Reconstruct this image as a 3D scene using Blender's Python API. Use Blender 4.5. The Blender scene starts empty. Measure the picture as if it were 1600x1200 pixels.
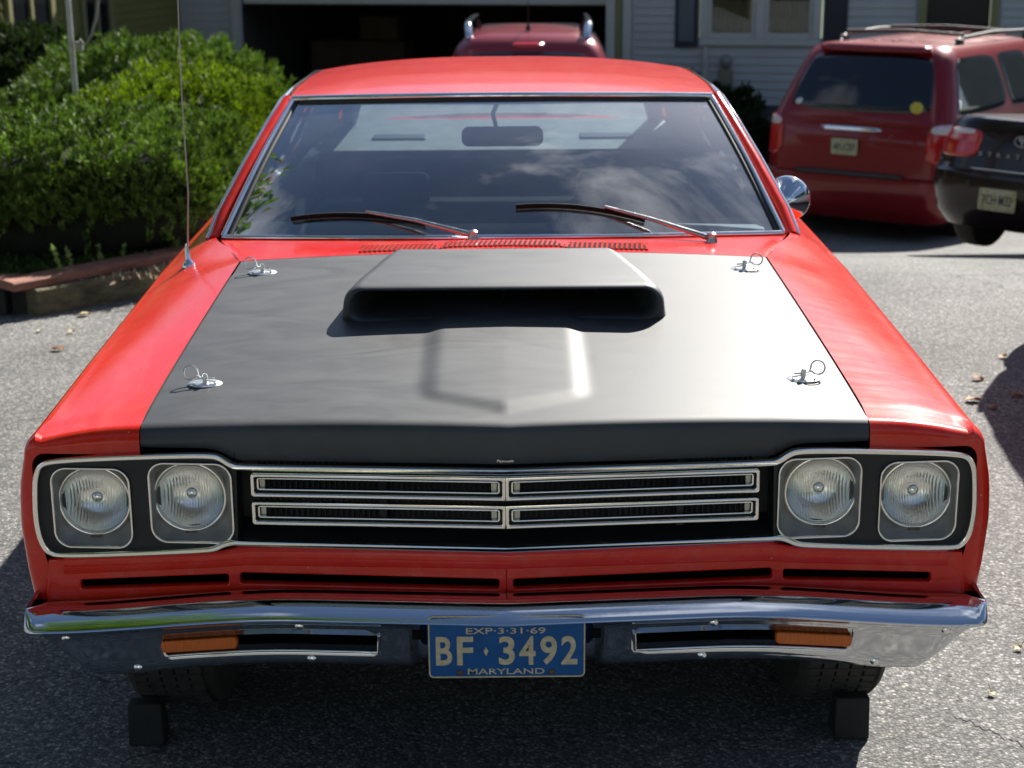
import bpy, bmesh, math, random
import numpy as np
from mathutils import Vector, Matrix, Euler, Quaternion, noise
PI = math.pi
R = math.radians
random.seed(7)
rng = np.random.default_rng(11)
S = bpy.context.scene
C = S.collection

# ------------------------------------------------------------------ camera
F_PX, PITCH, CAM_H = 2550.0, R(16.0), 1.80
YAW, ROLL = 12.0 / 2550.0, 0.007
cp, sp = math.cos(PITCH), math.sin(PITCH)
fwd = Vector((math.sin(YAW) * cp, math.cos(YAW) * cp, -sp))
right0 = Vector((math.cos(YAW), -math.sin(YAW), 0))
up0 = right0.cross(fwd)
cup = up0 * math.cos(ROLL) + right0 * math.sin(ROLL)
crt = right0 * math.cos(ROLL) - up0 * math.sin(ROLL)
cam_d = bpy.data.cameras.new('camera')
cam = bpy.data.objects.new('camera', cam_d)
C.objects.link(cam)
M = Matrix((crt, cup, -fwd)).transposed().to_4x4()
M.translation = Vector((0, 0, CAM_H))
cam.matrix_world = M
cam_d.sensor_width = 36.0
cam_d.lens = F_PX / 1600.0 * 36.0
cam_d.clip_start = 0.05
cam_d.clip_end = 900
cam_d.dof.use_dof = True
cam_d.dof.focus_distance = 3.25
cam_d.dof.aperture_fstop = 6.5
S.camera = cam

# ------------------------------------------------------------------ light
SUN = Vector((0.60, 1.10, 1.0)).normalized()
sun_d = bpy.data.lights.new('sun', 'SUN')
sun_d.energy = 5.0
sun_d.angle = R(0.5)
sun_d.color = (1.0, 0.955, 0.88)
sun = bpy.data.objects.new('sun', sun_d)
sun.rotation_euler = SUN.to_track_quat('Z', 'Y').to_euler()
sun.location = (6, 10, 20)
C.objects.link(sun)
W = bpy.data.worlds.new('World')
S.world = W
W.use_nodes = True
nt = W.node_tree
nt.nodes.clear()
wo = nt.nodes.new('ShaderNodeOutputWorld')
bg = nt.nodes.new('ShaderNodeBackground')
sky = nt.nodes.new('ShaderNodeTexSky')
sky.sky_type = 'NISHITA'
sky.sun_disc = False
sky.sun_elevation = math.asin(SUN.z)
sky.sun_rotation = math.atan2(SUN.x, SUN.y)
sky.air_density = 1.0
sky.dust_density = 0.6
sky.ozone_density = 3.0
bg.inputs['Strength'].default_value = 0.05
tc = nt.nodes.new('ShaderNodeTexCoord')
mp = nt.nodes.new('ShaderNodeMapping')
mp.inputs['Location'].default_value = (9.1, 6.6, 3.7)
mp.inputs['Scale'].default_value = (1, 1, 1.6)
nz = nt.nodes.new('ShaderNodeTexNoise')
nz.inputs['Scale'].default_value = 2.3
nz.inputs['Detail'].default_value = 7
nz.inputs['Roughness'].default_value = 0.58
nz.inputs['Distortion'].default_value = 0.35
cr = nt.nodes.new('ShaderNodeValToRGB')
cr.color_ramp.elements[0].position = 0.53
cr.color_ramp.elements[1].position = 0.70
mxc = nt.nodes.new('ShaderNodeMixRGB')
mxc.inputs['Color2'].default_value = (9.5, 10, 11, 1)
nt.links.new(tc.outputs['Generated'], mp.inputs['Vector'])
nt.links.new(mp.outputs['Vector'], nz.inputs['Vector'])
nt.links.new(nz.outputs['Fac'], cr.inputs['Fac'])
nt.links.new(cr.outputs['Color'], mxc.inputs['Fac'])
nt.links.new(sky.outputs['Color'], mxc.inputs['Color1'])
nt.links.new(mxc.outputs['Color'], bg.inputs['Color'])
nt.links.new(bg.outputs['Background'], wo.inputs['Surface'])
S.view_settings.view_transform = 'Standard'
S.view_settings.look = 'None'
S.view_settings.exposure = 1.25
S.view_settings.gamma = 1.0
S.view_settings.use_curve_mapping = False

# ------------------------------------------------------------------ projection helpers
def at(px, py, Y):
    """world point on the plane y = Y seen at photo pixel px, py"""
    d = fwd * F_PX + crt * (px - 800) - cup * (py - 600)
    t = Y / d.y
    return Vector((0, 0, CAM_H)) + d * t
def P(dx, py, Y):
    """car frame: dx pixels from the car's centre line"""
    ang = PITCH + math.atan((py - 600) / F_PX)
    z = CAM_H - Y * math.tan(ang)
    zc = Y * cp + (CAM_H - z) * sp
    return Vector((dx * zc / F_PX, Y, z))
def sst(a, b, x):
    t = min(1.0, max(0.0, (x - a) / (b - a)))
    return t * t * (3 - 2 * t)
def lerp(a, b, t): return a + (b - a) * t
def interp(tab, x):
    if x <= tab[0][0]: return tab[0][1]
    for (x0, y0), (x1, y1) in zip(tab, tab[1:]):
        if x <= x1: return y0 + (y1 - y0) * (x - x0) / (x1 - x0)
    return tab[-1][1]
def terrain(x, y):
    return -1.12 * sst(7.5, 15.5, y) + 0.15 * sst(16.5, 22.0, y)

# ------------------------------------------------------------------ object helpers
def tag(o, label=None, cat=None, group=None, kind=None):
    if label: o['label'] = label
    if cat: o['category'] = cat
    if group: o['group'] = group
    if kind: o['kind'] = kind
    return o
def thing(name, label, cat, loc=(0, 0, 0), rot=(0, 0, 0), group=None):
    o = bpy.data.objects.new(name, None)
    o.empty_display_size = 0.2
    C.objects.link(o)
    o.location = loc
    o.rotation_euler = rot
    return tag(o, label, cat, group)
def link(name, me, parent=None, loc=None, rot=None, scale=None):
    o = bpy.data.objects.new(name, me)
    C.objects.link(o)
    if parent: o.parent = parent
    if loc is not None: o.location = loc
    if rot is not None: o.rotation_euler = rot
    if scale is not None: o.scale = scale
    return o
def mesh(name, verts, faces, mat, smooth=None, off=None, mats=None, midx=None):
    me = bpy.data.meshes.new(name)
    if off is not None:
        verts = [(v[0] - off[0], v[1] - off[1], v[2] - off[2]) for v in verts]
    me.from_pydata([tuple(v) for v in verts], [], faces)
    for m in (mats or [mat]): me.materials.append(m)
    if midx is not None: me.polygons.foreach_set('material_index', midx)
    if smooth is not None:
        me.shade_smooth()
        me.set_sharp_from_angle(angle=R(smooth))
    me.update()
    return me
class G:
    """collects pieces of geometry that become ONE mesh object"""
    def __init__(s): s.v, s.f = [], []
    def add(s, vs, fs):
        b = len(s.v)
        s.v += [tuple(v) for v in vs]
        s.f += [tuple(i + b for i in f) for f in fs]
        return s
    def box(s, x0, x1, y0, y1, z0, z1, M=None):
        vs = [Vector((x, y, z)) for z in (z0, z1) for y in (y0, y1) for x in (x0, x1)]
        if M is not None: vs = [M @ v for v in vs]
        return s.add(vs, [(0, 2, 3, 1), (4, 5, 7, 6), (0, 1, 5, 4), (2, 6, 7, 3), (0, 4, 6, 2), (1, 3, 7, 5)])
    def tube(s, pts, r, n=8, closed=False, cap=True):
        pts = [Vector(p) for p in pts]
        m = len(pts)
        rs = r if isinstance(r, (list, tuple)) else [r] * m
        b = len(s.v)
        prev = None
        for i, p in enumerate(pts):
            if closed: t = pts[(i + 1) % m] - pts[i - 1]
            else: t = pts[min(i + 1, m - 1)] - pts[max(i - 1, 0)]
            t.normalize()
            if prev is None:
                a = Vector((0, 0, 1)) if abs(t.z) < .9 else Vector((1, 0, 0))
                u = t.cross(a).normalized()
            else:
                u = (prev - t * prev.dot(t)).normalized()
            prev = u
            w = t.cross(u)
            for k in range(n):
                a = 2 * PI * k / n
                s.v.append(tuple(p + (u * math.cos(a) + w * math.sin(a)) * rs[i]))
        for i in range(m if closed else m - 1):
            for k in range(n):
                a0, a1 = b + i * n + k, b + i * n + (k + 1) % n
                j = (i + 1) % m
                s.f.append((a0, a1, b + j * n + (k + 1) % n, b + j * n + k))
        if cap and not closed:
            s.f.append(tuple(b + k for k in range(n))[::-1])
            s.f.append(tuple(b + (m - 1) * n + k for k in range(n)))
        return s
    def grid(s, rows, close_u=False, flip=False):
        b = len(s.v)
        n = len(rows[0])
        for r in rows: s.v += [tuple(v) for v in r]
        for i in range(len(rows) - 1):
            for k in range(n if close_u else n - 1):
                q = (b + i * n + k, b + i * n + (k + 1) % n, b + (i + 1) * n + (k + 1) % n, b + (i + 1) * n + k)
                s.f.append(q[::-1] if flip else q)
        return s
    def lathe(s, prof, n=32, M=None, caps=False):
        """profile of (radius, height) turned about local z"""
        M = M or Matrix()
        rows = [[M @ Vector((r * math.cos(2 * PI * k / n), r * math.sin(2 * PI * k / n), h)) for k in range(n)] for r, h in prof]
        b = len(s.v)
        s.grid(rows, True)
        if caps:
            s.f.append(tuple(b + k for k in range(n))[::-1])
            s.f.append(tuple(b + (len(prof) - 1) * n + k for k in range(n)))
        return s
    def out(s, name, mat, parent=None, smooth=None, off=None, **k):
        return link(name, mesh(name, s.v, s.f, mat, smooth, off), parent, **k)
def bevel(o, w, seg=2, ang=30):
    m = o.modifiers.new('bevel', 'BEVEL')
    m.width = w; m.segments = seg; m.limit_method = 'ANGLE'; m.angle_limit = R(ang)
    return o
def solid(o, t, offset=-1):
    m = o.modifiers.new('thickness', 'SOLIDIFY')
    m.thickness = t; m.offset = offset
    return o
def copy_tree(o, parent=None):
    c = o.copy()
    C.objects.link(c)
    c.parent = parent
    for ch in list(o.children): copy_tree(ch, c)
    return c
def rrect(x0, x1, z0, z1, r, n=6):
    pts = []
    for cx, cz, a in ((x1 - r, z1 - r, 0), (x0 + r, z1 - r, 90), (x0 + r, z0 + r, 180), (x1 - r, z0 + r, 270)):
        for k in range(n + 1):
            t = R(a + 90 * k / n)
            pts.append((cx + r * math.cos(t), cz + r * math.sin(t)))
    return pts
def plate(name, loops, fmap, mat, parent=None, ext=0.004, bev=0.0015, off=(0, 0, 0), smooth=35, bres=1):
    """flat outline with holes (x, z), thickened, then laid on a surface by fmap(x, d, z)"""
    cu = bpy.data.curves.new(name, 'CURVE')
    cu.dimensions = '2D'; cu.fill_mode = 'BOTH'
    for lp in loops:
        sp_ = cu.splines.new('POLY')
        sp_.points.add(len(lp) - 1)
        for i, (x, z) in enumerate(lp): sp_.points[i].co = (x, z, 0, 1)
        sp_.use_cyclic_u = True
    cu.extrude = ext; cu.bevel_depth = bev; cu.bevel_resolution = bres
    cu.offset = -bev
    o = bpy.data.objects.new(name, cu)
    C.objects.link(o)
    bpy.context.view_layer.update()
    me = bpy.data.meshes.new_from_object(o.evaluated_get(bpy.context.evaluated_depsgraph_get()))
    bpy.data.objects.remove(o); bpy.data.curves.remove(cu)
    for v in me.vertices:
        q = Vector(fmap(v.co.x, v.co.z, v.co.y))
        v.co = q - Vector(off)
    me.materials.clear(); me.materials.append(mat)
    bm = bmesh.new(); bm.from_mesh(me)
    bmesh.ops.recalc_face_normals(bm, faces=bm.faces)
    bm.to_mesh(me); bm.free()
    me.shade_smooth(); me.set_sharp_from_angle(angle=R(smooth))
    me.name = name
    return link(name, me, parent)
def lettering(name, txt, x0, x1, z0, z1, fmap, mat, parent, bold=0.0, depth=0.0006, off=(0, 0, 0)):
    cu = bpy.data.curves.new(name, 'FONT')
    cu.body = txt; cu.size = 1; cu.offset = bold; cu.extrude = 0.5
    cu.resolution_u = 4
    o = bpy.data.objects.new(name, cu)
    C.objects.link(o)
    bpy.context.view_layer.update()
    me = bpy.data.meshes.new_from_object(o.evaluated_get(bpy.context.evaluated_depsgraph_get()))
    bpy.data.objects.remove(o); bpy.data.curves.remove(cu)
    xs = [v.co.x for v in me.vertices]; ys = [v.co.y for v in me.vertices]
    for v in me.vertices:
        x = lerp(x0, x1, (v.co.x - min(xs)) / (max(xs) - min(xs)))
        z = lerp(z0, z1, (v.co.y - min(ys)) / (max(ys) - min(ys)))
        v.co = Vector(fmap(x, v.co.z * 2 * depth, z)) - Vector(off)
    me.materials.clear(); me.materials.append(mat)
    me.name = name
    return link(name, me, parent)

# ------------------------------------------------------------------ materials
def mat_new(name):
    m = bpy.data.materials.new(name)
    m.use_nodes = True
    t = m.node_tree
    return m, t, t.nodes['Principled BSDF'], t.nodes['Material Output']
def N(t, kind, **k):
    n = t.nodes.new(kind)
    for a, b in k.items():
        if a in n.inputs: n.inputs[a].default_value = b
        else: setattr(n, a, b)
    return n
def pm(name, col, rough=0.5, metal=0.0, coat=0.0, var=0.0, vscale=8.0, rvar=0.0, bump=0.0, bscale=60.0, spec=0.5, col2=None, stretch=None, emit=None, coat_rough=0.04):
    m, t, b, o = mat_new(name)
    b.inputs['Base Color'].default_value = (*col, 1)
    b.inputs['Roughness'].default_value = rough
    b.inputs['Metallic'].default_value = metal
    b.inputs['Coat Weight'].default_value = coat
    b.inputs['Coat Roughness'].default_value = coat_rough
    b.inputs['Specular IOR Level'].default_value = spec
    tc = N(t, 'ShaderNodeTexCoord')
    mp = N(t, 'ShaderNodeMapping')
    if stretch: mp.inputs['Scale'].default_value = stretch
    t.links.new(tc.outputs['Object'], mp.inputs['Vector'])
    if var or rvar or col2:
        nz = N(t, 'ShaderNodeTexNoise', Scale=vscale, Detail=6.0, Roughness=0.6)
        t.links.new(mp.outputs['Vector'], nz.inputs['Vector'])
        if var or col2:
            c2 = col2 or tuple(c * (1 - var) for c in col)
            c1 = col if col2 else tuple(min(1, c * (1 + var)) for c in col)
            rp = N(t, 'ShaderNodeValToRGB')
            rp.color_ramp.elements[0].position = 0.32; rp.color_ramp.elements[1].position = 0.68
            rp.color_ramp.elements[0].color = (*c2, 1); rp.color_ramp.elements[1].color = (*c1, 1)
            t.links.new(nz.outputs['Fac'], rp.inputs['Fac'])
            t.links.new(rp.outputs['Color'], b.inputs['Base Color'])
        if rvar:
            mr = N(t, 'ShaderNodeMapRange')
            mr.inputs['From Min'].default_value = 0.3; mr.inputs['From Max'].default_value = 0.7
            mr.inputs['To Min'].default_value = max(0, rough - rvar); mr.inputs['To Max'].default_value = rough + rvar
            t.links.new(nz.outputs['Fac'], mr.inputs['Value'])
            t.links.new(mr.outputs['Result'], b.inputs['Roughness'])
    if bump:
        n2 = N(t, 'ShaderNodeTexNoise', Scale=bscale, Detail=4.0)
        t.links.new(mp.outputs['Vector'], n2.inputs['Vector'])
        bp = N(t, 'ShaderNodeBump', Strength=bump, Distance=0.01)
        t.links.new(n2.outputs['Fac'], bp.inputs['Height'])
        t.links.new(bp.outputs['Normal'], b.inputs['Normal'])
    return m
def glass_mat(name, tint=(0.6, 0.68, 0.68), boost=1.0, rough=0.0, dust_haze=0.0, haze=False):
    m, t, b, o = mat_new(name)
    t.nodes.remove(b)
    tr = N(t, 'ShaderNodeBsdfTransparent'); tr.inputs['Color'].default_value = (*tint, 1)
    gl = N(t, 'ShaderNodeBsdfGlossy'); gl.inputs['Roughness'].default_value = rough
    fr = N(t, 'ShaderNodeFresnel', IOR=1.5)
    mu = N(t, 'ShaderNodeMath', operation='MULTIPLY', use_clamp=True); mu.inputs[1].default_value = 1.8 * boost
    mx = N(t, 'ShaderNodeMixShader')
    t.links.new(fr.outputs[0], mu.inputs[0]); t.links.new(mu.outputs[0], mx.inputs[0])
    t.links.new(tr.outputs[0], mx.inputs[1]); t.links.new(gl.outputs[0], mx.inputs[2])
    last = mx
    if dust_haze:
        df = N(t, 'ShaderNodeBsdfTranslucent' if haze else 'ShaderNodeBsdfDiffuse'); df.inputs['Color'].default_value = (.55, .52, .47, 1)
        tc = N(t, 'ShaderNodeTexCoord')
        nz = N(t, 'ShaderNodeTexNoise', Scale=5.0, Detail=8.0, Roughness=0.7)
        t.links.new(tc.outputs['Object'], nz.inputs['Vector'])
        mr = N(t, 'ShaderNodeMapRange'); mr.inputs['From Min'].default_value = .4; mr.inputs['From Max'].default_value = .75
        mr.inputs['To Min'].default_value = dust_haze * .5; mr.inputs['To Max'].default_value = dust_haze * 2
        t.links.new(nz.outputs['Fac'], mr.inputs['Value'])
        m2 = N(t, 'ShaderNodeMixShader')
        t.links.new(mr.outputs['Result'], m2.inputs[0]); t.links.new(last.outputs[0], m2.inputs[1]); t.links.new(df.outputs[0], m2.inputs[2])
        last = m2
    t.links.new(last.outputs[0], o.inputs['Surface'])
    return m
def leaf_mat(name, c1, c2, scale=3.0, trans=0.35):
    m, t, b, o = mat_new(name)
    tc = N(t, 'ShaderNodeTexCoord')
    nz = N(t, 'ShaderNodeTexNoise', Scale=scale, Detail=3.0)
    wn = N(t, 'ShaderNodeTexWhiteNoise')
    vm = N(t, 'ShaderNodeVectorMath', operation='SNAP'); vm.inputs[1].default_value = (.03, .03, .03)
    ad = N(t, 'ShaderNodeMath', operation='ADD'); sb = N(t, 'ShaderNodeMath', operation='MULTIPLY'); sb.inputs[1].default_value = 0.5
    t.links.new(tc.outputs['Object'], nz.inputs['Vector']); t.links.new(tc.outputs['Object'], vm.inputs[0])
    t.links.new(vm.outputs[0], wn.inputs['Vector'])
    t.links.new(nz.outputs['Fac'], ad.inputs[0]); t.links.new(wn.outputs['Value'], ad.inputs[1]); t.links.new(ad.outputs[0], sb.inputs[0])
    rp = N(t, 'ShaderNodeValToRGB')
    rp.color_ramp.elements[0].position = 0.25; rp.color_ramp.elements[1].position = 0.8
    rp.color_ramp.elements[0].color = (*c1, 1); rp.color_ramp.elements[1].color = (*c2, 1)
    t.links.new(sb.outputs[0], rp.inputs['Fac'])
    t.links.new(rp.outputs['Color'], b.inputs['Base Color'])
    b.inputs['Roughness'].default_value = 0.55
    b.inputs['Specular IOR Level'].default_value = 0.22
    tl = N(t, 'ShaderNodeBsdfTranslucent')
    hs = N(t, 'ShaderNodeHueSaturation', Saturation=1.2, Value=1.6)
    t.links.new(rp.outputs['Color'], hs.inputs['Color']); t.links.new(hs.outputs['Color'], tl.inputs['Color'])
    mx = N(t, 'ShaderNodeMixShader'); mx.inputs[0].default_value = trans
    t.links.new(b.outputs[0], mx.inputs[1]); t.links.new(tl.outputs[0], mx.inputs[2]); t.links.new(mx.outputs[0], o.inputs['Surface'])
    return m

def paint_red():
    m, t, b, o = mat_new('red_car_paint')
    tc = N(t, 'ShaderNodeTexCoord')
    nz = N(t, 'ShaderNodeTexNoise', Scale=3.0, Detail=8.0, Roughness=0.65)
    t.links.new(tc.outputs['Object'], nz.inputs['Vector'])
    rp = N(t, 'ShaderNodeValToRGB')
    rp.color_ramp.elements[0].position = .35; rp.color_ramp.elements[1].position = .7
    rp.color_ramp.elements[0].color = (.60, .014, .004, 1); rp.color_ramp.elements[1].color = (.68, .024, .008, 1)
    t.links.new(nz.outputs['Fac'], rp.inputs['Fac'])
    mq = N(t, 'ShaderNodeMapping'); mq.inputs['Scale'].default_value = (6, 1.6, 6); mq.inputs['Rotation'].default_value = (0, 0, .25)
    t.links.new(tc.outputs['Object'], mq.inputs['Vector'])
    q1 = N(t, 'ShaderNodeTexNoise', Scale=2.0, Detail=9.0, Roughness=.72, Distortion=.6); t.links.new(mq.outputs['Vector'], q1.inputs['Vector'])
    q2 = N(t, 'ShaderNodeMapRange'); q2.inputs['From Min'].default_value = .48; q2.inputs['From Max'].default_value = .72; q2.inputs['To Max'].default_value = .10
    t.links.new(q1.outputs['Fac'], q2.inputs['Value'])
    q3 = N(t, 'ShaderNodeTexNoise', Scale=110.0, Detail=2.0); t.links.new(tc.outputs['Object'], q3.inputs['Vector'])
    q4 = N(t, 'ShaderNodeMapRange'); q4.inputs['From Min'].default_value = .73; q4.inputs['From Max'].default_value = .77; q4.inputs['To Max'].default_value = .4
    t.links.new(q3.outputs['Fac'], q4.inputs['Value'])
    q5 = N(t, 'ShaderNodeMath', operation='MAXIMUM'); t.links.new(q2.outputs[0], q5.inputs[0]); t.links.new(q4.outputs[0], q5.inputs[1])
    q6 = N(t, 'ShaderNodeMixRGB'); q6.inputs['Color2'].default_value = (.62, .36, .28, 1)
    t.links.new(q5.outputs[0], q6.inputs['Fac']); t.links.new(rp.outputs['Color'], q6.inputs['Color1']); t.links.new(q6.outputs['Color'], b.inputs['Base Color'])
    mp = N(t, 'ShaderNodeMapping'); mp.inputs['Scale'].default_value = (2, 9, 2)
    t.links.new(tc.outputs['Object'], mp.inputs['Vector'])
    n3 = N(t, 'ShaderNodeTexNoise', Scale=4.0, Detail=7.0, Roughness=0.7); t.links.new(mp.outputs['Vector'], n3.inputs['Vector'])
    mr = N(t, 'ShaderNodeMapRange'); mr.inputs['From Min'].default_value = .35; mr.inputs['From Max'].default_value = .7
    mr.inputs['To Min'].default_value = .17; mr.inputs['To Max'].default_value = .23
    b.inputs['Specular IOR Level'].default_value = .3
    t.links.new(n3.outputs['Fac'], mr.inputs['Value']); t.links.new(mr.outputs['Result'], b.inputs['Roughness'])
    b.inputs['Coat Weight'].default_value = .34; b.inputs['Coat Roughness'].default_value = .025
    n2 = N(t, 'ShaderNodeTexNoise', Scale=240.0, Detail=2.0); t.links.new(tc.outputs['Object'], n2.inputs['Vector'])
    n4 = N(t, 'ShaderNodeTexNoise', Scale=2.2, Detail=2.0); t.links.new(tc.outputs['Object'], n4.inputs['Vector'])
    bp = N(t, 'ShaderNodeBump', Strength=.03, Distance=.004); t.links.new(n2.outputs['Fac'], bp.inputs['Height'])
    b4 = N(t, 'ShaderNodeBump', Strength=.12, Distance=.012); t.links.new(n4.outputs['Fac'], b4.inputs['Height'])
    t.links.new(b4.outputs['Normal'], bp.inputs['Normal'])
    t.links.new(bp.outputs['Normal'], b.inputs['Normal']); t.links.new(bp.outputs['Normal'], b.inputs['Coat Normal'])
    return m
def paint_black():
    m, t, b, o = mat_new('satin_black_hood_paint')
    tc = N(t, 'ShaderNodeTexCoord')
    mp = N(t, 'ShaderNodeMapping'); mp.inputs['Scale'].default_value = (2.0, 5.0, 2.0)
    t.links.new(tc.outputs['Object'], mp.inputs['Vector'])
    nz = N(t, 'ShaderNodeTexNoise', Scale=2.2, Detail=9.0, Roughness=0.62, Distortion=1.2)
    t.links.new(mp.outputs['Vector'], nz.inputs['Vector'])
    rp = N(t, 'ShaderNodeValToRGB')
    rp.color_ramp.elements[0].position = .3; rp.color_ramp.elements[1].position = .75
    rp.color_ramp.elements[0].color = (.020, .0215, .0235, 1); rp.color_ramp.elements[1].color = (.042, .045, .049, 1)
    t.links.new(nz.outputs['Fac'], rp.inputs['Fac']); t.links.new(rp.outputs['Color'], b.inputs['Base Color'])
    mr = N(t, 'ShaderNodeMapRange'); mr.inputs['From Min'].default_value = .3; mr.inputs['From Max'].default_value = .75
    mr.inputs['To Min'].default_value = .50; mr.inputs['To Max'].default_value = .60
    t.links.new(nz.outputs['Fac'], mr.inputs['Value']); t.links.new(mr.outputs['Result'], b.inputs['Roughness'])
    b.inputs['Specular IOR Level'].default_value = .62
    sk = N(t, 'ShaderNodeTexNoise', Scale=85.0, Detail=3.0, Roughness=.8); t.links.new(tc.outputs['Object'], sk.inputs['Vector'])
    sm = N(t, 'ShaderNodeMapRange'); sm.inputs['From Min'].default_value = .70; sm.inputs['From Max'].default_value = .76; sm.inputs['To Max'].default_value = .7
    t.links.new(sk.outputs['Fac'], sm.inputs['Value'])
    mp2 = N(t, 'ShaderNodeMapping'); mp2.inputs['Scale'].default_value = (3, 26, 3); mp2.inputs['Rotation'].default_value = (0, 0, .5)
    t.links.new(tc.outputs['Object'], mp2.inputs['Vector'])
    s2 = N(t, 'ShaderNodeTexNoise', Scale=2.4, Detail=9.0, Roughness=.75, Distortion=.8); t.links.new(mp2.outputs['Vector'], s2.inputs['Vector'])
    s3 = N(t, 'ShaderNodeMapRange'); s3.inputs['From Min'].default_value = .60; s3.inputs['From Max'].default_value = .75; s3.inputs['To Max'].default_value = .22
    t.links.new(s2.outputs['Fac'], s3.inputs['Value'])
    am = N(t, 'ShaderNodeMath', operation='MAXIMUM'); t.links.new(sm.outputs[0], am.inputs[0]); t.links.new(s3.outputs[0], am.inputs[1])
    mk = N(t, 'ShaderNodeMixRGB'); mk.inputs['Color2'].default_value = (.13, .13, .125, 1)
    t.links.new(am.outputs[0], mk.inputs['Fac']); t.links.new(rp.outputs['Color'], mk.inputs['Color1']); t.links.new(mk.outputs['Color'], b.inputs['Base Color'])
    n2 = N(t, 'ShaderNodeTexNoise', Scale=420.0, Detail=2.0); t.links.new(tc.outputs['Object'], n2.inputs['Vector'])
    bp = N(t, 'ShaderNodeBump', Strength=.06, Distance=.003); t.links.new(n2.outputs['Fac'], bp.inputs['Height'])
    t.links.new(bp.outputs['Normal'], b.inputs['Normal'])
    return m
def asphalt_mat():
    m, t, b, o = mat_new('worn_asphalt')
    tc = N(t, 'ShaderNodeTexCoord')
    v = N(t, 'ShaderNodeTexVoronoi', Scale=125.0); v.feature = 'F1'
    v2 = N(t, 'ShaderNodeTexVoronoi', Scale=170.0)
    nb = N(t, 'ShaderNodeTexNoise', Scale=0.9, Detail=5.0, Roughness=0.6)
    nf = N(t, 'ShaderNodeTexNoise', Scale=38.0, Detail=5.0, Roughness=0.75)
    for n in (v, v2, nb, nf): t.links.new(tc.outputs['Object'], n.inputs['Vector'])
    r1 = N(t, 'ShaderNodeValToRGB')
    e = r1.color_ramp.elements
    e[0].position = 0.0; e[0].color = (.105, .104, .100, 1)
    e[1].position = 1.0; e[1].color = (.44, .42, .39, 1)
    x = e.new(.55); x.color = (.172, .170, .164, 1)
    x = e.new(.85); x.color = (.26, .254, .242, 1)
    sep = N(t, 'ShaderNodeSeparateColor')
    t.links.new(v.outputs['Color'], sep.inputs[0]); t.links.new(sep.outputs[0], r1.inputs['Fac'])
    # tar between the stones
    mr = N(t, 'ShaderNodeMapRange'); mr.inputs['From Min'].default_value = .35; mr.inputs['From Max'].default_value = .75
    mr.inputs['To Min'].default_value = 0; mr.inputs['To Max'].default_value = .55
    t.links.new(v.outputs['Distance'], mr.inputs['Value'])
    m1 = N(t, 'ShaderNodeMixRGB'); m1.inputs['Color2'].default_value = (.05, .05, .052, 1)
    t.links.new(mr.outputs['Result'], m1.inputs['Fac']); t.links.new(r1.outputs['Color'], m1.inputs['Color1'])
    mb = N(t, 'ShaderNodeMapRange'); mb.inputs['From Min'].default_value = .3; mb.inputs['From Max'].default_value = .7
    mb.inputs['To Min'].default_value = .70; mb.inputs['To Max'].default_value = 1.2
    t.links.new(nb.outputs['Fac'], mb.inputs['Value'])
    mf = N(t, 'ShaderNodeMapRange'); mf.inputs['From Min'].default_value = .3; mf.inputs['From Max'].default_value = .7
    mf.inputs['To Min'].default_value = .72; mf.inputs['To Max'].default_value = 1.3
    t.links.new(nf.outputs['Fac'], mf.inputs['Value'])
    mm = N(t, 'ShaderNodeMath', operation='MULTIPLY'); t.links.new(mb.outputs[0], mm.inputs[0]); t.links.new(mf.outputs[0], mm.inputs[1])
    m2 = N(t, 'ShaderNodeMixRGB', blend_type='MULTIPLY'); m2.inputs['Fac'].default_value = 1
    t.links.new(m1.outputs['Color'], m2.inputs['Color1']); t.links.new(mm.outputs[0], m2.inputs['Color2'])
    # a few hairline cracks and a pale patch at their crossing
    vc = N(t, 'ShaderNodeTexVoronoi', Scale=.42); vc.feature = 'DISTANCE_TO_EDGE'
    wd = N(t, 'ShaderNodeTexNoise', Scale=7.0, Detail=4.0)
    ad = N(t, 'ShaderNodeVectorMath', operation='ADD'); sc = N(t, 'ShaderNodeVectorMath', operation='SCALE'); sc.inputs['Scale'].default_value = .22
    t.links.new(tc.outputs['Object'], wd.inputs['Vector']); t.links.new(wd.outputs['Color'], sc.inputs[0])
    t.links.new(tc.outputs['Object'], ad.inputs[0]); t.links.new(sc.outputs[0], ad.inputs[1]); t.links.new(ad.outputs[0], vc.inputs['Vector'])
    lt = N(t, 'ShaderNodeMath', operation='LESS_THAN'); lt.inputs[1].default_value = .0022
    t.links.new(vc.outputs['Distance'], lt.inputs[0])
    lk = N(t, 'ShaderNodeMath', operation='MULTIPLY'); lk.inputs[1].default_value = .75; t.links.new(lt.outputs[0], lk.inputs[0])
    m3 = N(t, 'ShaderNodeMixRGB'); m3.inputs['Color2'].default_value = (.04, .04, .04, 1)
    t.links.new(lk.outputs[0], m3.inputs['Fac']); t.links.new(m2.outputs['Color'], m3.inputs['Color1'])
    t.links.new(m3.outputs['Color'], b.inputs['Base Color'])
    b.inputs['Roughness'].default_value = .85
    b.inputs['Specular IOR Level'].default_value = .25
    iv = N(t, 'ShaderNodeMath', operation='SUBTRACT'); iv.inputs[0].default_value = 1; t.links.new(v.outputs['Distance'], iv.inputs[1])
    bp = N(t, 'ShaderNodeBump', Strength=.6, Distance=.004); t.links.new(iv.outputs[0], bp.inputs['Height'])
    bq = N(t, 'ShaderNodeBump', Strength=.5, Distance=.012); t.links.new(nf.outputs['Fac'], bq.inputs['Height'])
    t.links.new(bp.outputs['Normal'], bq.inputs['Normal']); t.links.new(bq.outputs['Normal'], b.inputs['Normal'])
    return m

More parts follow.
